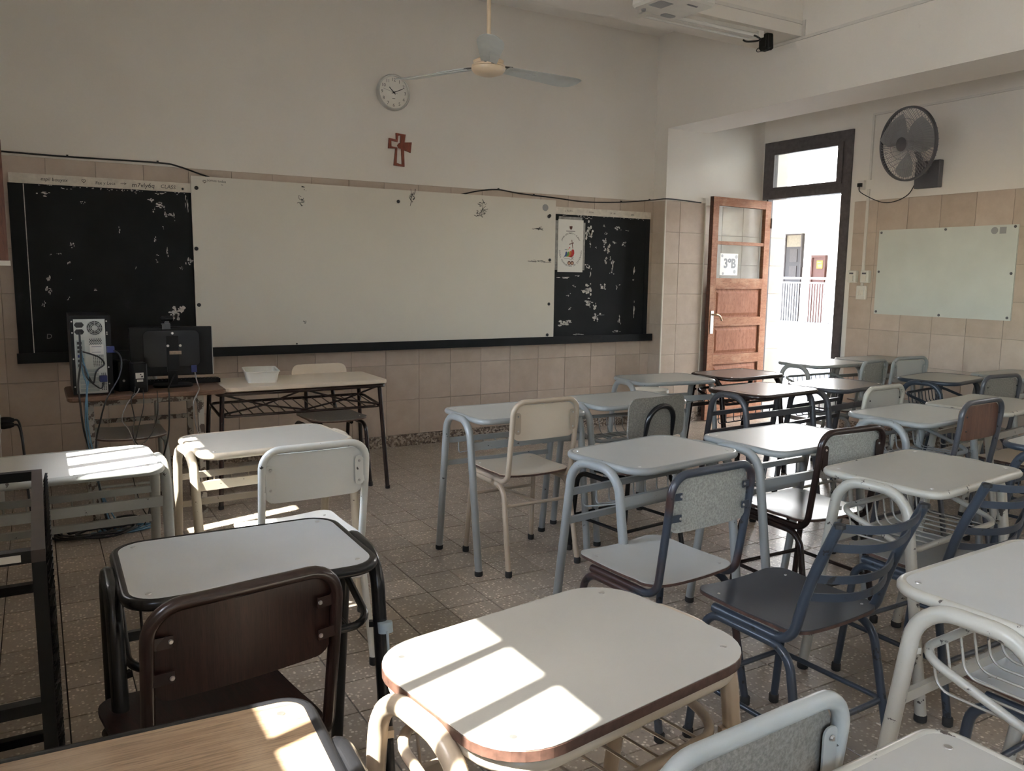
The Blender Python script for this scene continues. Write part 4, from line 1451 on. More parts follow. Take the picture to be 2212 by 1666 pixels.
def rr_hi(w, hi, r):
    def f(x):
        e = abs(x) - (w / 2 - r)
        return hi - (r - math.sqrt(max(0, r * r - e * e)) if e > 0 else 0)
    return f


def xcols(w, r, n=6):
    e = [w / 2 - r + r * math.sin(PI / 2 * k / n) for k in range(1, n + 1)]
    m_ = [-(w / 2 - r) + (w - 2 * r) * k / 8 for k in range(9)]
    return [-q for q in e[::-1]] + m_ + e


def make_chair(name, label, x, y, rot, tube, seat, back, style='tube', brackets='plate', stretcher='loop', ht=.835, sw=.385, edge='ply_edge', group='pupil chairs', feet=True):
    t = thing(name, label, 'chair', (x, y, 0), R_(rot), group)
    r = .0128
    hx_ = sw / 2 - r
    # side frames: front leg, seat rail, rear leg in one bent tube
    for s_ in (-1, 1):
        pts = [(s_ * (hx_ + .018), .205, .012), (s_ * (hx_ + .004), .165, .418), (s_ * (hx_ + .004), -.135, .414), (s_ * (hx_ + .018), -.215, .012)]
        sf = MB().tube(fillet(pts, [0, .06, .06, 0], 7), r, 10).build('leg_frame', tube, t, 60)
        for yy in (.205, -.215):
            MB().lathe([(.014, 0), (.0165, .003), (.0165, .026), (.0135, .03)], 10, c=(s_ * (hx_ + .018), yy, 0)).build('foot_cap', 'rubber', sf, 40)
    # seat
    cols_ = xcols(.375, .06)
    smb = MB()

    def seat_s(xx, v):
        zz = .455 + .014 * (xx / .19) ** 2 * (1 if v > -.1 else .8)
        zz += .010 * math.cos((v - .02) / .19 * 1.3) * -1 + .010
        if v > .12:
            zz -= .10 * (v - .12) ** 1.5
        if v < -.10:
            zz += .12 * (-.10 - v) ** 1.3
        return (xx, v, zz)
    smb.sheet(cols_, rr_lo(.375, -.165, .06), rr_hi(.375, .225, .06), 10, seat_s, (0, 0, .003))
    so_ = smb.build('seat', seat, t, 40)
    emb = MB().sheet(cols_, rr_lo(.375, -.165, .06), rr_hi(.375, .225, .06), 10, lambda a_, b_: tuple(Vector(seat_s(a_, b_)) - Vector((0, 0, .0031))), (0, 0, .009))
    emb.build('seat_core', edge, so_, 40)
    for sx in (-1, 1):
        for sy in (-.12, .15):
            q = seat_s(sx * .15, sy)
            MB().lathe([(.0055, q[2] - .002), (.004, q[2] + .0022)], 8, c=(q[0], q[1], 0)).build('screw', 'screw', so_)
    zr = .435
    if style == 'tube':
        yt = -.212
        pts = [(-hx_ + .003, .14, zr), (-hx_ + .003, -.160, zr - .002), (-hx_, yt + .012, .70), (-hx_, yt, ht - r), (hx_, yt, ht - r), (hx_, yt + .012, .70), (hx_ - .003, -.160, zr - .002), (hx_ - .003, .14, zr)]
        MB().tube(fillet(pts, [0, .055, .06, .075, .075, .06, .055, 0], 8), r, 12).build('back_frame', tube, t, 60)
        pw = sw - 2 * r - .016
        z0, z1 = ht - .195, ht - .030
        bow = .016

        def bs(xx, v):
            return (xx, yt + .016 + .012 * (ht - .1 - v) - .0 - bow * (1 - (xx / (pw / 2)) ** 2) * .6, v)
        cols2 = xcols(pw, .045)
        MB().sheet(cols2, rr_lo(pw, z0, .035), rr_hi(pw, z1, .045), 6, bs, (0, -.010, 0)).build('backrest', back, t, 40)
        for sx in (-1, 1):
            if brackets == 'plate':
                bk = MB().slab(rrect(.030, .10, .012), -.0016, .0016).build('bracket', tube, t, None, (sx * (pw / 2 - .018), yt + .003, (z0 + z1) / 2), (PI / 2, 0, 0))
                MB().bar((sx * (pw / 2 - .01), yt + .004, (z0 + z1) / 2 + .03), (sx * hx_, yt + .006, (z0 + z1) / 2 + .03), .004, .02).bar((sx * (pw / 2 - .01), yt + .004, (z0 + z1) / 2 - .03), (sx * hx_, yt + .006, (z0 + z1) / 2 - .03), .004, .02).build('bracket_lug', tube, t)
            elif brackets == 'tab':
                for zz in (.033, -.033):
                    MB().bar((sx * hx_, yt + .006, (z0 + z1) / 2 + zz), (sx * (pw / 2 - .035), yt + .002, (z0 + z1) / 2 + zz), .004, .022).build('bracket', tube, t)
            for zz in (.034, -.034):
                MB().lathe([(.0048, 0), (.0034, -.003)], 10, 'Y', (sx * (pw / 2 - (.018 if brackets == 'plate' else .03)), yt - .0005, (z0 + z1) / 2 + zz)).build('bolt', 'screw' if brackets != 'none' else 'rubber', t)
    elif style == 'loop':
        pts = [(-.105, .12, zr - .01), (-.105, -.150, zr - .012), (-.085, -.222, ht - .045), (.085, -.222, ht - .045), (.105, -.150, zr - .012), (.105, .12, zr - .01)]
        MB().tube(fillet(pts, [0, .05, .08, .08, .05, 0], 9), r, 12).build('back_frame', tube, t, 60)
        pw = sw
        cols2 = xcols(pw, .045)
        MB().sheet(cols2, rr_lo(pw, ht - .20, .03), rr_hi(pw, ht, .05), 6, lambda xx, v: (xx, -.203 + .03 * (.8 - v) + .02 * ((xx / .19) ** 2 - .3), v), (0, -.008, 0)).build('backrest', back, t, 40)
        for zz in (ht - .07, ht - .13):
            MB().lathe([(.006, 0), (.006, .004)], 10, 'Y', (.0, -.19, zz)).build('bolt', 'screw', t)
    else:   # slat back
        for sx in (-1, 1):
            pts = [(sx * (hx_ - .002), .14, zr), (sx * (hx_ - .002), -.135, zr - .002), (sx * (hx_ + .003), -.185, .62), (sx * (hx_ + .005), -.262, ht - .02)]
            po = MB().tube(fillet(pts, [0, .055, .08, 0], 8), r + .0015, 12).build('back_post', tube, t, 60)
            MB().lathe([(r + .002, ht - .028), (r + .002, ht - .018), (.004, ht - .015)], 12, c=(sx * (hx_ + .005), -.262, 0)).build('post_cap', 'rubber', po)
        for zz in (.785, .728, .632, .578):
            f = (zz - .62) / (ht - .02 - .62)
            yb = -.185 - .077 * max(f, 0) if f > 0 else -.185 + .05 * (.62 - zz) / .19
            n_ = 14
            vs, fs = [], []
            for k in range(n_ + 1):
                u = -1 + 2 * k / n_
                xx = u * hx_
                bow = -.055 * (1 - u * u)
                for dy, dz in ((0, -.011), (0, .011), (.005, .011), (.005, -.011)):
                    vs.append((xx, yb + bow + dy, zz + dz + .012 * (1 - u * u) * -1))
            for k in range(n_):
                for q in range(4):
                    fs.append((k * 4 + q, k * 4 + (q + 1) % 4, k * 4 + 4 + (q + 1) % 4, k * 4 + 4 + q))
            fs += [(0, 1, 2, 3), tuple(n_ * 4 + q for q in (3, 2, 1, 0))]
            MB().add(vs, fs).build('back_slat', tube, t, 40)
    # stretchers
    def fy(zz, front):
        return (.205 - .04 * zz / .418) if front else (-.215 + .08 * zz / .414)
    hs = hx_ + .012
    if stretcher == 'loop':
        zz = .19
        MB().tube(fillet([(-hs + .004, fy(zz, 1), zz), (-hs, fy(zz, 0), zz), (hs, fy(zz, 0), zz), (hs - .004, fy(zz, 1), zz)], [0, .03, .03, 0], 6), .0085, 8).build('stretcher', tube, t, 60)
        MB().tube([(-hs, fy(zz, 1), zz), (hs, fy(zz, 1), zz)], .0085, 8).build('stretcher', tube, t, 60)
    else:
        zz = .32
        MB().tube([(-hs, fy(zz, 0), zz), (hs, fy(zz, 0), zz)], .0085, 8).build('stretcher', tube, t, 60)
        MB().tube([(-hs, fy(zz, 1), zz - .012), (hs, fy(zz, 1), zz - .012)], .0085, 8).build('stretcher', tube, t, 60)
        MB().tube([(0, fy(zz, 0), zz), (0, fy(zz, 1), zz - .012)], .0085, 8).build('stretcher', tube, t, 60)
    return t


# ---------------------------------------------------------------- the pupils' desks
make_desk('pupil_desk', 'grey-rimmed desk at the left wall with a bright sun patch', .042, 3.135, 1.8, 'lam_white', 'tube_grey_light', 'tube_grey_light', 'A', .612, .44, .742, .06)
make_desk('pupil_desk', 'cream-rimmed desk in front of the teacher table', .778, 3.31, 5.0, 'lam_cream', 'tube_cream', 'tube_cream', 'A', .61, .435, .738)
d3 = make_desk('pupil_desk', 'black-framed desk with pale grey top behind the dark wooden chair', .405, 1.985, -.5, 'lam_light', 'tube_black', 'tube_black', 'B', .572, .447, .722, .085)
MB().tube([(.30, -.165, .545), (.30, -.170, .52)], .0186, 12).build('paint_splash', 'splash', d3, 60)
MB().tube([(.2978, -.187, .53), (.2975, -.194, .48), (.2968, -.203, .42)], .0035, 6).build('paint_drip', 'splash', d3, 60)
make_desk('pupil_desk', 'wood-grain desk with black rim at the lower left corner', .030, 1.035, -3.0, 'wood_top', 'tube_black', 'tube_black', 'A', .61, .43, .735, .055)
make_desk('pupil_desk', 'nearest cream desk with bare brown edge and sunlit left half', .792, 1.155, 8.3, 'lam_cream', 'tube_cream', 'tube_beige', 'B', .604, .427, .727, .095, edge='ply_edge')
make_desk('pupil_desk', 'grey-framed desk behind the beige chair', 2.035, 3.465, 0, 'lam_grey', 'tube_grey', 'tube_grey', 'A', .608, .435, .739, .065)
make_desk('pupil_desk', 'grey-framed desk in front of the chair with the bent-loop back', 2.785, 3.55, -.7, 'lam_grey', 'tube_grey', 'tube_grey', 'B', .606, .43)
make_desk('pupil_desk', 'grey-framed desk in front of the blue and brown chair', 2.048, 2.416, 8.0, 'lam_grey', 'tube_grey', 'tube_grey', 'A', .608, .43, .733, .09)
make_desk('pupil_desk', 'grey-framed desk gleaming with doorway light, in front of the black chair', 2.714, 2.345, 3.0, 'lam_grey', 'tube_grey', 'tube_grey', 'A', .612, .435, .743, .065)
make_desk('pupil_desk', 'worn cream desk with big cream leg arch behind the slatted chair', 2.668, 1.70, 5.5, 'lam_cream', 'tube_cream_pale', 'tube_cream_pale', 'B', .615, .436, .746, .065)
make_desk('pupil_desk', 'cream desk cut by the right edge, thick cream leg arch in front', 1.89, .878, 2.5, 'lam_white', 'tube_cream_pale', 'tube_cream_pale', 'B', .62, .43, .750, .09)
make_desk('pupil_desk', 'chipped cream desk in the lower right corner', .858, .463, 1.6, 'lam_cream', 'tube_cream_pale', 'tube_cream_pale', 'A', .61, .43, .735, .055)
make_desk('pupil_desk', 'grey desk nearest the pier with a red pail behind it', 3.632, 4.20, -7.0, 'lam_grey', 'tube_grey', 'tube_grey', 'A', .60, .435, .731, .09)
make_desk('pupil_desk', 'brown-topped dark desk in front of the open door leaf', 4.312, 4.205, 5.0, 'lam_brown', 'tube_brown', 'tube_brown', 'B', .606, .427, .728, .1)
make_desk('pupil_desk', 'brown-topped black desk behind the gleaming grey desk', 3.816, 3.50, 4.8, 'lam_brown', 'tube_brown', 'tube_darkgrey', 'A', .608, .433, .735, .09)
make_desk('pupil_desk', 'brown-topped black desk beside the cream chair back', 4.49, 3.505, 9.0, 'lam_brown', 'tube_darkgrey', 'tube_darkgrey', 'A', .604, .427, .727, .11)
make_desk('pupil_desk', 'grey desk standing against the bright doorway', 5.46, 4.41, 1.0, 'lam_grey', 'tube_grey_light', 'tube_grey_light', 'B', .613, .432, .739, .07)
make_desk('pupil_desk', 'grey desk against the tiled wall just right of the doorway', 6.17, 4.435, -1.7, 'lam_grey', 'tube_grey', 'tube_grey', 'A', .60, .43)
make_desk('pupil_desk', 'dark blue framed desk below the small whiteboard', 5.515, 3.43, 10.0, 'lam_cream', 'tube_blue', 'tube_blue', 'B', .607, .422, .725, .11)
make_desk('pupil_desk', 'blue-grey framed desk in front of the brown-backed chair', 3.805, 2.48, 4.5, 'lam_white', 'tube_grey', 'tube_grey', 'B', .61, .435, .742, .075)
make_desk('pupil_desk', 'cream desk at the right edge behind the brown-backed chair', 4.472, 2.50, 8.0, 'lam_cream', 'tube_cream_pale', 'tube_cream_pale', 'A', .614, .437, .745, .055)
make_desk('pupil_desk', 'grey desk against the right wall, furthest to the right', 6.168, 3.25, .7, 'lam_grey', 'tube_grey_light', 'tube_grey_light', 'A', .60, .43)
make_desk('pupil_desk', 'dark-arched desk cut by the right edge behind the second slatted chair', 3.785, 1.718, 7.0, 'lam_white', 'tube_blue', 'tube_blue', 'A', .61, .43, .736, .1)

# ---------------------------------------------------------------- the chairs
make_chair('pupil_chair', 'white chair with chipped paint in front of the cream desk', .779, 2.863, 1.9, 'tube_white', 'lam_bright', 'lam_bright', brackets='plate', stretcher='H')
make_chair('pupil_chair', 'dark brown wooden chair pulled up to the black-framed desk', .278, 1.70, 9.0, 'tube_brown', 'wood_dark', 'wood_dark', brackets='tab', edge='wood_dark')
make_chair('pupil_chair', 'beige chair with plain beige backrest and black feet', 2.031, 3.385, 1.5, 'tube_beige', 'lam_beige', 'lam_beige', brackets='plate', stretcher='H')
make_chair('pupil_chair', 'grey-backed chair with a single dark tube loop behind its back', 2.53, 3.177, 7.0, 'tube_black', 'lam_speckle_dark', 'lam_speckle_dark', style='loop')
make_chair('pupil_chair', 'speckled grey chair with blue and brown tubes at the grey desk', 1.744, 2.00, 4.7, 'tube_bluebrown', 'lam_grey', 'lam_speckle', brackets='tab')
make_chair('pupil_chair', 'black-framed chair with speckled back and shining seat', 2.718, 2.234, -.6, 'tube_brown', 'lam_grey', 'lam_speckle', brackets='plate')
make_chair('pupil_chair', 'blue slat-backed chair with slate seat in the foreground', 1.868, 1.555, 2.5, 'tube_blue', 'lam_slate', 'lam_slate', style='slat', ht=.815)
make_chair('pupil_chair', 'blue slat-backed chair at the right edge under the worn cream desk', 2.625, 1.61, 0, 'tube_blue', 'lam_seatgrey', 'lam_slate', style='slat', ht=.815)
make_chair('pupil_chair', 'chair with reddish brown wooden back at the blue-grey desk', 3.845, 2.39, 3.0, 'tube_darkgrey', 'wood_brownback', 'wood_brownback', brackets='none', ht=.85)
make_chair('pupil_chair', 'cream chair whose back shows behind the blue-grey desk', 3.952, 2.99, 4.5, 'tube_cream_pale', 'lam_cream', 'lam_cream', brackets='none')
make_chair('pupil_chair', 'grey chair turned slightly, left of two before the doorway', 5.125, 3.92, 10.0, 'tube_grey', 'lam_grey', 'lam_speckle', brackets='plate')
make_chair('pupil_chair', 'grey chair with pale back, right of two before the doorway', 5.667, 3.975, -5.0, 'tube_grey', 'lam_grey', 'lam_grey', brackets='plate')
make_chair('pupil_chair', 'dark grey chair in front of the dark blue framed desk', 5.142, 3.006, -3.8, 'tube_darkgrey', 'lam_speckle_dark', 'lam_speckle_dark', brackets='none')
make_chair('pupil_chair', 'grey-tubed chair with speckled brownish back at the bottom edge', .775, .905, 3.0, 'tube_grey_light', 'lam_speckle_dark', 'lam_speckle_dark', brackets='plate')
make_chair('pupil_chair', 'chair with glossy seat under the cream desk with thick arch', 2.06, .86, 2.0, 'tube_bluebrown', 'lam_light', 'lam_light', brackets='tab')
make_chair('pupil_chair', 'chair with brownish seat under the cream desk at the right edge', 4.52, 2.27, 3.0, 'tube_blue', 'lam_beige', 'lam_beige', brackets='none')

# ================================================================ TEACHER'S CORNER
tt = thing('teacher_table', 'long cream-topped teacher table on a dark brown tube frame', 'table', (1.41, 5.17, 0))
MB().slab(rrect(1.005, .50, .035, cx=.0275), .697, .722, .004).build('table_top', 'lam_beige', tt)
MB().tube([(p[0], p[1], .682) for p in rrect(1.03, .46, .03)], .012, 8, closed=True).build('apron_rail', 'tube_brown', tt, 60)
for sx in (-1, 1):
    for sy in (-1, 1):
        lg = MB().tube([(sx * .49, sy * .20, .68), (sx * .525, sy * .242, 0.0)], .014, 10).build('leg', 'tube_brown', tt, 60)
        MB().lathe([(.016, 0), (.016, .02)], 10, c=(sx * .525, sy * .242, 0)).build('foot_cap', 'rubber', lg)
lp = [(-.50, -.20, .545), (.505, -.20, .545), (.505, .17, .575), (-.50, .17, .575)]
MB().tube(fillet(lp, .05, 6, closed=True), .009, 8, closed=True).build('shelf_loop', 'tube_brown', tt, 60)
rodm = MB().tube([(0, -.20, .545), (.0, .17, .575)], .004, 6).mesh('shelf_rod', 'tube_brown', 60)
for k in range(15):
    put('shelf_rod', rodm, tt, (-.44 + .065 * k, 0, 0))
for sx in (-.5, 0.0):
    MB().tube([(sx, -.19, .68), (sx + .25, -.19, .60), (sx + .5, -.19, .68)], .006, 6).build('truss_rod', 'tube_brown', tt, 60)
    MB().tube([(sx + .0, -.19, .555), (sx + .25, -.19, .60), (sx + .5, -.19, .555)], .006, 6).build('truss_rod', 'tube_brown', tt, 60)

pt_ = thing('computer_table', 'worn wooden computer table with paint-chipped grey legs', 'table', (.555, 5.12, 0))
MB().slab(rrect(.815, .52, .05, cx=-.0325), .698, .725, .006).build('table_top', 'wood_table', pt_)
for sx in (-1, 1):
    for sy in (-1, 1):
        x_ = sx * .33 if sx < 0 else .235
        MB().bb(x_ - .016, x_ + .016, sy * .20 - .016 - .10 * (sy < 0) * 0, sy * .20 + .016, 0, .698).build('leg', 'tube_chipped', pt_)
for sy in (-1, 1):
    MB().bb(-.33, .235, sy * .20 - .010, sy * .20 + .010, .665, .695).build('apron_rail', 'tube_chipped', pt_)
MB().bb(-.33, .235, .19, .21, .50, .525).build('stretcher', 'tube_chipped', pt_)
for x_ in (-.33, .235):
    MB().bar((x_, -.2, .60), (x_, -.02, .68), .012, .012).build('brace', 'tube_chipped', pt_)
    MB().bb(x_ - .010, x_ + .010, -.2, .2, .30, .325).build('stretcher', 'tube_chipped', pt_)

make_chair('teacher_chair', 'cream-backed chair behind the teacher table facing the class', 1.65, 5.235, 183, 'tube_brown', 'lam_speckle_dark', 'lam_beige', style='loop', ht=.785, group=None)
make_chair('teacher_chair', 'grey chair tucked under the computer table facing the class', .43, 5.195, 180, 'tube_grey_light', 'lam_white', 'lam_cream', brackets='none', ht=.80, group=None)

# ---- plastic tray
tr_ = MB()
for (w0, w1_, z0, z1) in ((.165, .195, 0, .075),):
    o0, o1 = rrect(.17, .25, .02), rrect(.20, .28, .025)
    n_ = len(o0)
    i0_, i1__ = rrect(.162, .242, .018), rrect(.192, .272, .022)
    vs = [(p[0], p[1], 0) for p in o0] + [(p[0], p[1], .07) for p in o1] + [(p[0], p[1], .07) for p in i1__] + [(p[0], p[1], .004) for p in i0_]
    fs = [tuple(range(n_))[::-1], tuple(3 * n_ + k for k in range(n_))]
    for r in range(3):
        for k in range(n_):
            l = (k + 1) % n_
            fs.append((r * n_ + k, r * n_ + l, (r + 1) * n_ + l, (r + 1) * n_ + k))
    tr_.add(vs, fs)
ty = thing('plastic_tray', 'empty white plastic tray on the teacher table', 'tray', (1.20, 5.20, .722), R_(-8))
tr_.build('tray_body', 'plastic_white', ty, 40)
MB().tube([(p[0], p[1], .07) for p in rrect(.205, .285, .026)], .004, 6, closed=True).build('tray_lip', 'plastic_white', ty, 60)

# ---- computer tower (rear side towards the class)
TZ = .725
tw_ = thing('computer_tower', 'black computer tower with its steel rear panel facing the class', 'computer', (.245, 5.12, TZ))
MB().bb(-.095, .100, -.20, .22, .006, .43).build('case', 'pc_black', tw_)
MB().bb(-.078, .072, -.203, -.20, .012, .412).build('rear_panel', 'pc_steel', tw_)
MB().bb(-.078, .072, -.2045, -.203, .318, .412).build('power_supply_plate', 'pc_steel', tw_)
for z in (.382, .345):
    MB().poly([(-.076, z), (-.066, z + .014), (-.038, z + .014), (-.028, z), (-.038, z - .014), (-.066, z - .014)], [], -.2065, -.2044).build('power_socket', 'black_cap', tw_)
fg = MB().lathe([(.040, -.2065), (.040, -.2045)], 28, 'Y', (.022, 0, .365)).build('fan_opening', 'black_cap', tw_)
gr = MB()
for rr in (.014, .022, .030, .038):
    gr.tube([(.022 + rr * math.cos(2 * PI * k / 28), -.2075, .365 + rr * math.sin(2 * PI * k / 28)) for k in range(28)], .0018, 4, closed=True)
for k in range(4):
    a = PI * k / 4
    gr.tube([(.022 - .039 * math.cos(a), -.2075, .365 - .039 * math.sin(a)), (.022 + .039 * math.cos(a), -.2075, .365 + .039 * math.sin(a))], .0015, 4)
gr.lathe([(.012, -.2085), (.012, -.2065)], 16, 'Y', (.022, 0, .365))
gr.build('fan_grille', 'pc_steel', fg)
MB().bb(-.072, -.030, -.2050, -.203, .150, .300).build('port_plate', 'pc_steel_dull', tw_)
for k, z in enumerate((.285, .262, .240, .215, .19, .165)):
    MB().bb(-.066, -.044, -.2065, -.205, z - .007, z + .007).build('port', 'black_cap' if k != 3 else 'plug_blue', tw_)
vt = MB()
for i in range(7):
    for j in range(5):
        vt.lathe([(.0032, -.2045), (.0032, -.2030)], 6, 'Y', (-.005 + i * .0085 + (j % 2) * .004, 0, .275 + j * .0075))
for i in range(6):
    for j in range(9):
        vt.lathe([(.0030, -.2045), (.0030, -.2030)], 4, 'Y', (.010 + i * .009, 0, .16 + j * .008))
for i in range(3):
    for j in range(12):
        vt.lathe([(.0030, -.2045), (.0030, -.2030)], 6, 'Y', (.045 + i * .009, 0, .03 + j * .008))
tag(vt.build('vent_holes', 'black_cap', tw_), kind='stuff')
for k in range(6):
    MB().bb(-.060, .030, -.2055, -.203, .022 + k * .021, .038 + k * .021).build('slot_cover', 'pc_steel_dull', tw_)
MB().bb(-.006, .060, -.2052, -.203, .222, .275).build('paper_label', 'label_white', tw_)
MB().bb(.002, .050, -.2056, -.2052, .262, .267).bb(.002, .045, -.2056, -.2052, .232, .236).build('label_print', 'plastic_grey', tw_)
for x_, z in ((-.086, .40), (.08, .40), (-.086, .34), (.08, .34), (-.086, .20), (.08, .15), (-.086, .05), (.08, .06), (.08, .33)):
    MB().lathe([(.004, 0), (.003, -.003)], 8, 'Y', (x_, -.200, z)).build('screw', 'screw', tw_)
for x_, z in ((.050, .088), (.092, .245)):
    MB().bb(x_ - .018, x_ + .018, -.245, -.205, z - .012, z + .02).build('video_plug', 'plug_blue', tw_)

# ---- monitor seen from behind
mn = thing('monitor', 'black flat computer monitor seen from behind', 'monitor', (.675, 5.13, TZ), R_(-4))
MB().slab(rrect(.45, .04, .006), .065, .350, .004).build('casing', 'pc_black', mn)
MB().sheet(xcols(.30, .03), rr_lo(.30, .12, .03), rr_hi(.30, .33, .03), 6, lambda xx, v: (xx, -.045 + .14 * abs(xx) ** 2, v), (0, -.02, 0)).build('rear_bulge', 'pc_gloss', mn, 40)
MB().bb(.222, .226, -.024, .018, .066, .349).build('bezel_edge', 'pc_steel', mn)
MB().bb(-.03, .035, -.05, -.028, .09, .30).build('stand_column', 'pc_black', mn)
MB().bar((0, -.03, .10), (0, -.02, .015), .05, .05).build('stand_neck', 'pc_black', mn)
MB().slab(rrect(.22, .15, .05), 0, .014, .004).build('stand_base', 'pc_black', mn)
for x_, z in ((.005, .315), (-.022, .243), (.045, .243)):
    MB().lathe([(.008, 0), (.006, -.005)], 10, 'Y', (x_, -.050, z)).build('screw', 'screw', mn)
MB().bb(-.015, .050, -.0525, -.050, .192, .212).build('type_label', 'label_tan', mn)
MB().bb(.10, .13, -.062, -.035, .085, .125).build('video_plug', 'plug_blue', mn)
wc = thing('webcam', 'small black webcam clipped on top of the monitor', 'webcam', (.655, 5.12, TZ + .35))
MB().tube([(-.035, 0, .048), (-.028, 0, .048), (.028, 0, .048), (.035, 0, .048)], [.012, .019, .019, .012], 14).build('camera_body', 'pc_gloss', wc, 50)
MB().bb(-.03, .015, -.02, .02, .012, .020).bb(-.012, .01, -.012, .012, .0, .035).bb(-.03, .015, -.026, -.021, -.012, .02).build('clip', 'pc_side', wc)
MB().tube([(.0345, 0, .048), (.037, 0, .048)], .010, 12).build('end_cap', 'screw', wc)

for x_, y_, rz, s_, lab in ((.475, 4.965, 8, 1.0, 'small black speaker with a white label beside the monitor'), (.40, 5.06, 12, 1.05, 'small black speaker between the tower and the labelled speaker')):
    sp = thing('desktop_speaker', lab, 'speaker', (x_, y_, TZ), R_(rz), 'pair of desktop speakers')
    MB().slab(rrect(.072, .095, .008), 0, .165 * s_, .004).build('cabinet', 'pc_black', sp)
    MB().bb(.0362, .0375, -.042, .042, .006, .158 * s_).build('side_panel', 'pc_side', sp)
    MB().bb(-.030, .030, .0475, .052, .01, .155 * s_).build('grille', 'pc_gloss', sp)
    if s_ == 1.0:
        MB().bb(-.026, .016, -.0490, -.0476, .080, .112).bb(-.020, .012, -.0490, -.0476, .062, .074).build('type_label', 'label_white', sp)
        MB().bb(.002, .012, -.0495, -.0490, .086, .094).bb(-.004, .004, -.0495, -.0490, .100, .105).build('label_print', 'marker_ink', sp)
    else:
        MB().lathe([(.007, 0), (.007, -.003)], 12, 'Y', (-.006, -.0475, .06)).build('jack', 'screw', sp)

kb = thing('keyboard', 'black computer keyboard behind the monitor stand', 'keyboard', (.74, 5.285, TZ), R_(-3))
kv = MB().add([(-.22, -.075, 0), (.22, -.075, 0), (.22, .075, 0), (-.22, .075, 0), (-.22, -.075, .026), (.22, -.075, .026), (.22, .075, .012), (-.22, .075, .012)],
              [(3, 2, 1, 0), (4, 5, 6, 7), (0, 1, 5, 4), (1, 2, 6, 5), (2, 3, 7, 6), (3, 0, 4, 7)])
kv.build('body', 'pc_black', kb)
ky = MB()
for r in range(6):
    for c_ in range(20):
        yy = -.06 + r * .022
        ky.box((-.205 + c_ * .0215, yy, .0245 - .0933 * (yy + .075) + .004), (.017, .017, .007))
tag(ky.build('keys', 'pc_gloss', kb), kind='stuff')

# ---- cables
def cable(name, label, pts, r, mt, n=7):
    return tag(MB().tube(spline(pts, n), r, 6).build(name, mt, None, 60), label, 'cable')


TY = 4.90
cable('power_cable', 'black power cable hanging down the left side of the tower', [(.193, TY, 1.07), (.192, TY - .02, 1.02), (.190, TY - .035, .92), (.172, TY - .04, .80), (.175, 4.835, .70), (.185, 4.82, .55), (.225, 4.81, .35), (.26, 4.78, .10), (.28, 4.76, .012)], .005, 'cable_black')
cable('network_cable', 'blue network cable hanging from the tower to the floor', [(.195, TY, .97), (.205, TY - .03, .90), (.222, TY - .04, .83), (.210, TY - .045, .76), (.208, 4.835, .70), (.205, 4.82, .58), (.225, 4.81, .40), (.25, 4.79, .20), (.30, 4.75, .02), (.42, 4.74, .012)], .0045, 'cable_blue')
cable('network_cable', 'pale blue second network cable beside the blue one', [(.190, TY, .95), (.197, TY - .03, .86), (.213, TY - .05, .78), (.200, 4.83, .68), (.198, 4.815, .52), (.24, 4.80, .25), (.34, 4.72, .015), (.44, 4.77, .012)], .004, 'cable_blue')
cable('video_cable', 'black cable looping from the rear panel to the upper blue plug', [(.205, TY - .005, .965), (.24, TY - .045, .955), (.28, TY - .05, .935), (.30, TY - .05, .90), (.27, TY - .05, .875), (.255, TY - .05, .85), (.245, TY - .045, .80), (.225, TY - .04, .83), (.208, TY - .02, .88)], .0045, 'cable_black')
cable('video_cable', 'black cable drooping from the lower blue plug across the panel', [(.295, TY - .03, .80), (.28, TY - .05, .77), (.25, TY - .055, .79), (.215, TY - .05, .83), (.205, TY - .04, .88), (.205, TY - .005, .93)], .0035, 'cable_black')
cable('video_cable', 'grey lead curving from the tower side down past the table edge', [(.345, TY - .02, .97), (.375, TY - .03, .95), (.385, TY - .04, .90), (.370, TY - .05, .83), (.335, TY - .06, .77), (.30, 4.83, .71), (.27, 4.82, .62), (.235, 4.81, .45), (.25, 4.79, .20), (.30, 4.76, .012)], .0045, 'cable_black')
cable('speaker_cable', 'thin black wire hanging in front of the speakers', [(.45, 4.915, .76), (.44, 4.86, .735), (.42, 4.83, .70), (.43, 4.82, .60), (.42, 4.81, .50), (.46, 4.80, .42), (.50, 4.79, .30), (.48, 4.78, .10), (.45, 4.77, .012)], .003, 'cable_black')
cable('speaker_cable', 'thin grey wire with a small adapter hanging under the table', [(.47, 4.91, .75), (.455, 4.86, .735), (.40, 4.83, .68), (.37, 4.82, .60), (.40, 4.81, .54), (.43, 4.80, .45), (.47, 4.80, .36)], .003, 'cable_grey')
cable('speaker_cable', 'long thin black wire crossing below the table', [(.49, 4.915, .74), (.485, 4.86, .735), (.48, 4.83, .66), (.45, 4.82, .55), (.42, 4.81, .44), (.40, 4.80, .34), (.44, 4.79, .12), (.50, 4.76, .012)], .003, 'cable_black')
cable('monitor_cable', 'black cable from the monitor hanging over the table edge', [(.68, 5.08, .80), (.64, 5.02, .745), (.62, 4.90, .735), (.615, 4.845, .72), (.612, 4.835, .66), (.60, 4.82, .50), (.56, 4.81, .36), (.50, 4.80, .22), (.48, 4.78, .012)], .0045, 'cable_black')
cable('monitor_cable', 'grey cable arching over the right end of the computer table', [(.79, 5.08, .82), (.795, 5.05, .76), (.79, 4.95, .733), (.77, 4.85, .725), (.74, 4.83, .66), (.745, 4.83, .55), (.765, 4.83, .46)], .004, 'cable_grey')
cable('mouse_cable', 'thin black cable looping below the middle of the table', [(.56, 4.90, .733), (.555, 4.845, .72), (.55, 4.83, .62), (.52, 4.82, .52), (.47, 4.81, .46), (.43, 4.81, .44)], .003, 'cable_black')
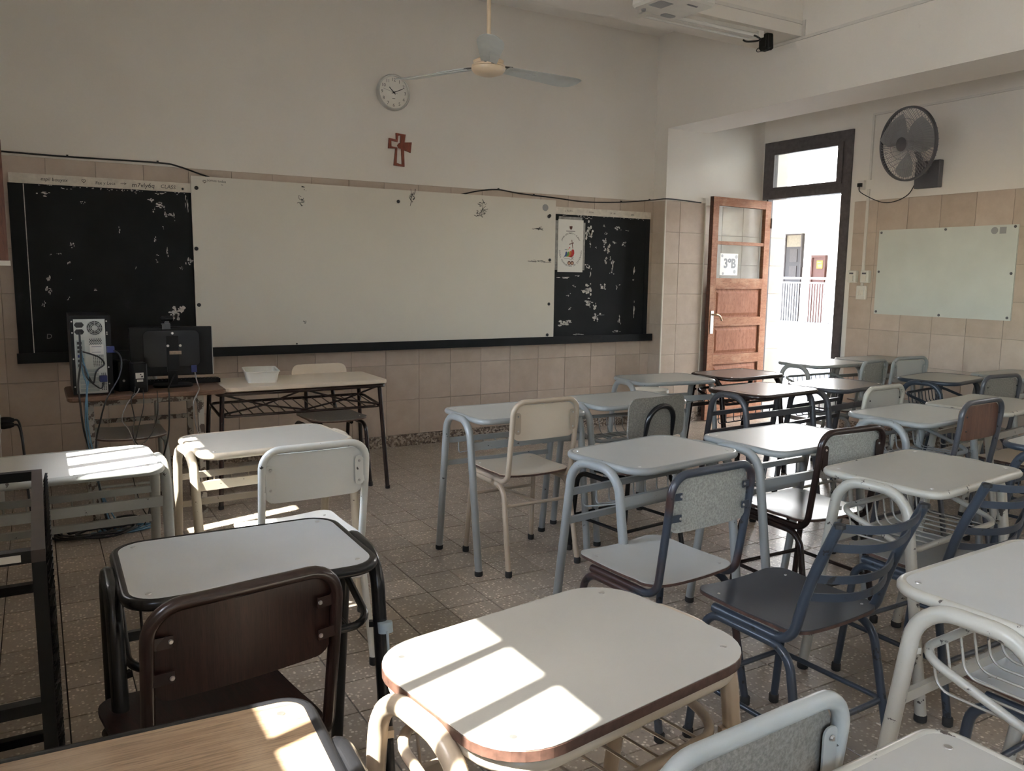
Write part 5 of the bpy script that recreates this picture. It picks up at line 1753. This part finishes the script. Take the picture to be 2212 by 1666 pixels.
# coils on the floor, each a ring of cable
for k, (cx, cy, rx, ry, mt, lab) in enumerate(((.20, 4.78, .20, .13, 'cable_black', 'widest black cable coil on the floor under the computer table'), (.26, 4.70, .16, .10, 'cable_black', 'black cable coil lying nearest the left desk'),
                                               (.33, 4.80, .12, .09, 'cable_black', 'small black cable coil among the floor cables'), (.36, 4.74, .17, .05, 'cable_blue', 'blue network cable coil on the floor under the computer table'),
                                               (.14, 4.72, .13, .10, 'cable_black', 'black cable coil closest to the left wall'))):
    pts = []
    for q in range(40):
        a = 2 * PI * q / 20 + k
        f = 1 + .08 * math.sin(q * .7 + k) - .006 * q
        pts.append((cx + rx * f * math.cos(a), cy + ry * f * math.sin(a), .008 + .012 * (k % 3) + .004 * math.sin(q * .9) + .0004 * q))
    tag(MB().tube(spline(pts, 3), .0055 if 'black' in mt else .0045, 6).build('cable_coil', mt, None, 60), lab, 'cable', 'cables on the floor')
ps_ = thing('power_strip', 'black power strip lying in the tangle of floor cables', 'power strip', (.22, 4.86, 0.0), R_(15))
MB().slab(rrect(.30, .055, .012), 0, .04, .004).build('strip_body', 'cable_black', ps_)
for k in range(4):
    MB().lathe([(.018, .0405), (.018, .042)], 14, c=(-.10 + k * .065, 0, 0)).build('socket', 'pc_side', ps_)
MB().box((.09, 0, .0435), (.03, .03, .004)).build('tag_label', 'label_white', ps_)

# ---- red and white pail behind the desks
pa = thing('pail', 'white pail with a red band standing by the pier', 'pail', (4.10, 4.90, 0))
MB().lathe([(.0, 0), (.105, 0), (.135, .50)], 28).build('body', 'plastic_white', pa, 40)
MB().lathe([(.1335, .455), (.1365, .457), (.1395, .505), (.136, .507)], 28, cap=False).build('red_band', 'plastic_red', pa, 40)
MB().lathe([(.139, .507), (.142, .51), (.140, .535), (.134, .53)], 28).build('lid_rim', 'trim_white', pa, 40)
text('lettering', 'pintura', .03, 'paper', pa, (0, -.1415, .48))

# ---- black steel rack with expanded mesh at the left
rk = thing('steel_rack', 'black square-tube rack with wire mesh side at the left edge', 'rack', (-.138, 2.19, 0))
hw2, hd2, zt2, q = .115, .365, .85, .0125
for sx in (-1, 1):
    for sy in (-1, 1):
        MB().bb(sx * hw2 - q, sx * hw2 + q, sy * hd2 - q, sy * hd2 + q, 0, zt2 - 2 * q).build('post', 'steel_black', rk)
    MB().bb(sx * hw2 - q, sx * hw2 + q, -hd2 - q, hd2 + q, zt2 - 2 * q, zt2).build('top_rail', 'steel_brown', rk)  # brown tone puts a reflection into the colour of the black rail
    MB().bb(sx * hw2 - q, sx * hw2 + q, -hd2 + q, hd2 - q, .06, .06 + 2 * q).build('lower_rail', 'steel_black', rk)
for sy in (-1, 1):
    for z in (zt2 - q, .52, .075):
        MB().bb(-hw2 + q, hw2 - q, sy * hd2 - q, sy * hd2 + q, z - q, z + q).build('cross_rail', 'steel_black', rk)
MB().bb(-hw2 + .02, hw2 - .03, -hd2 - q - .002, -hd2 - q, zt2 - .020, zt2 - .006).build('tape_strip', 'label_white', rk)
ms = MB()
nz, ny = 42, 19
dz, dy = (zt2 - .04) / nz, (2 * hd2) / ny
for i in range(nz):
    for j in range(ny):
        y0 = -hd2 + j * dy + (dy / 2 if i % 2 else 0)
        z0 = .03 + i * dz
        for e in (-1, 1):
            y1 = y0 + e * dy / 2
            if -hd2 - .001 <= y1 <= hd2 + .001 and y0 <= hd2:
                ms.bar((hw2 + q + .004, y0, z0), (hw2 + q + .010, y1, z0 + dz), .006, .0022)
tag(ms.build('mesh_side', 'steel_black', rk), kind='stuff')
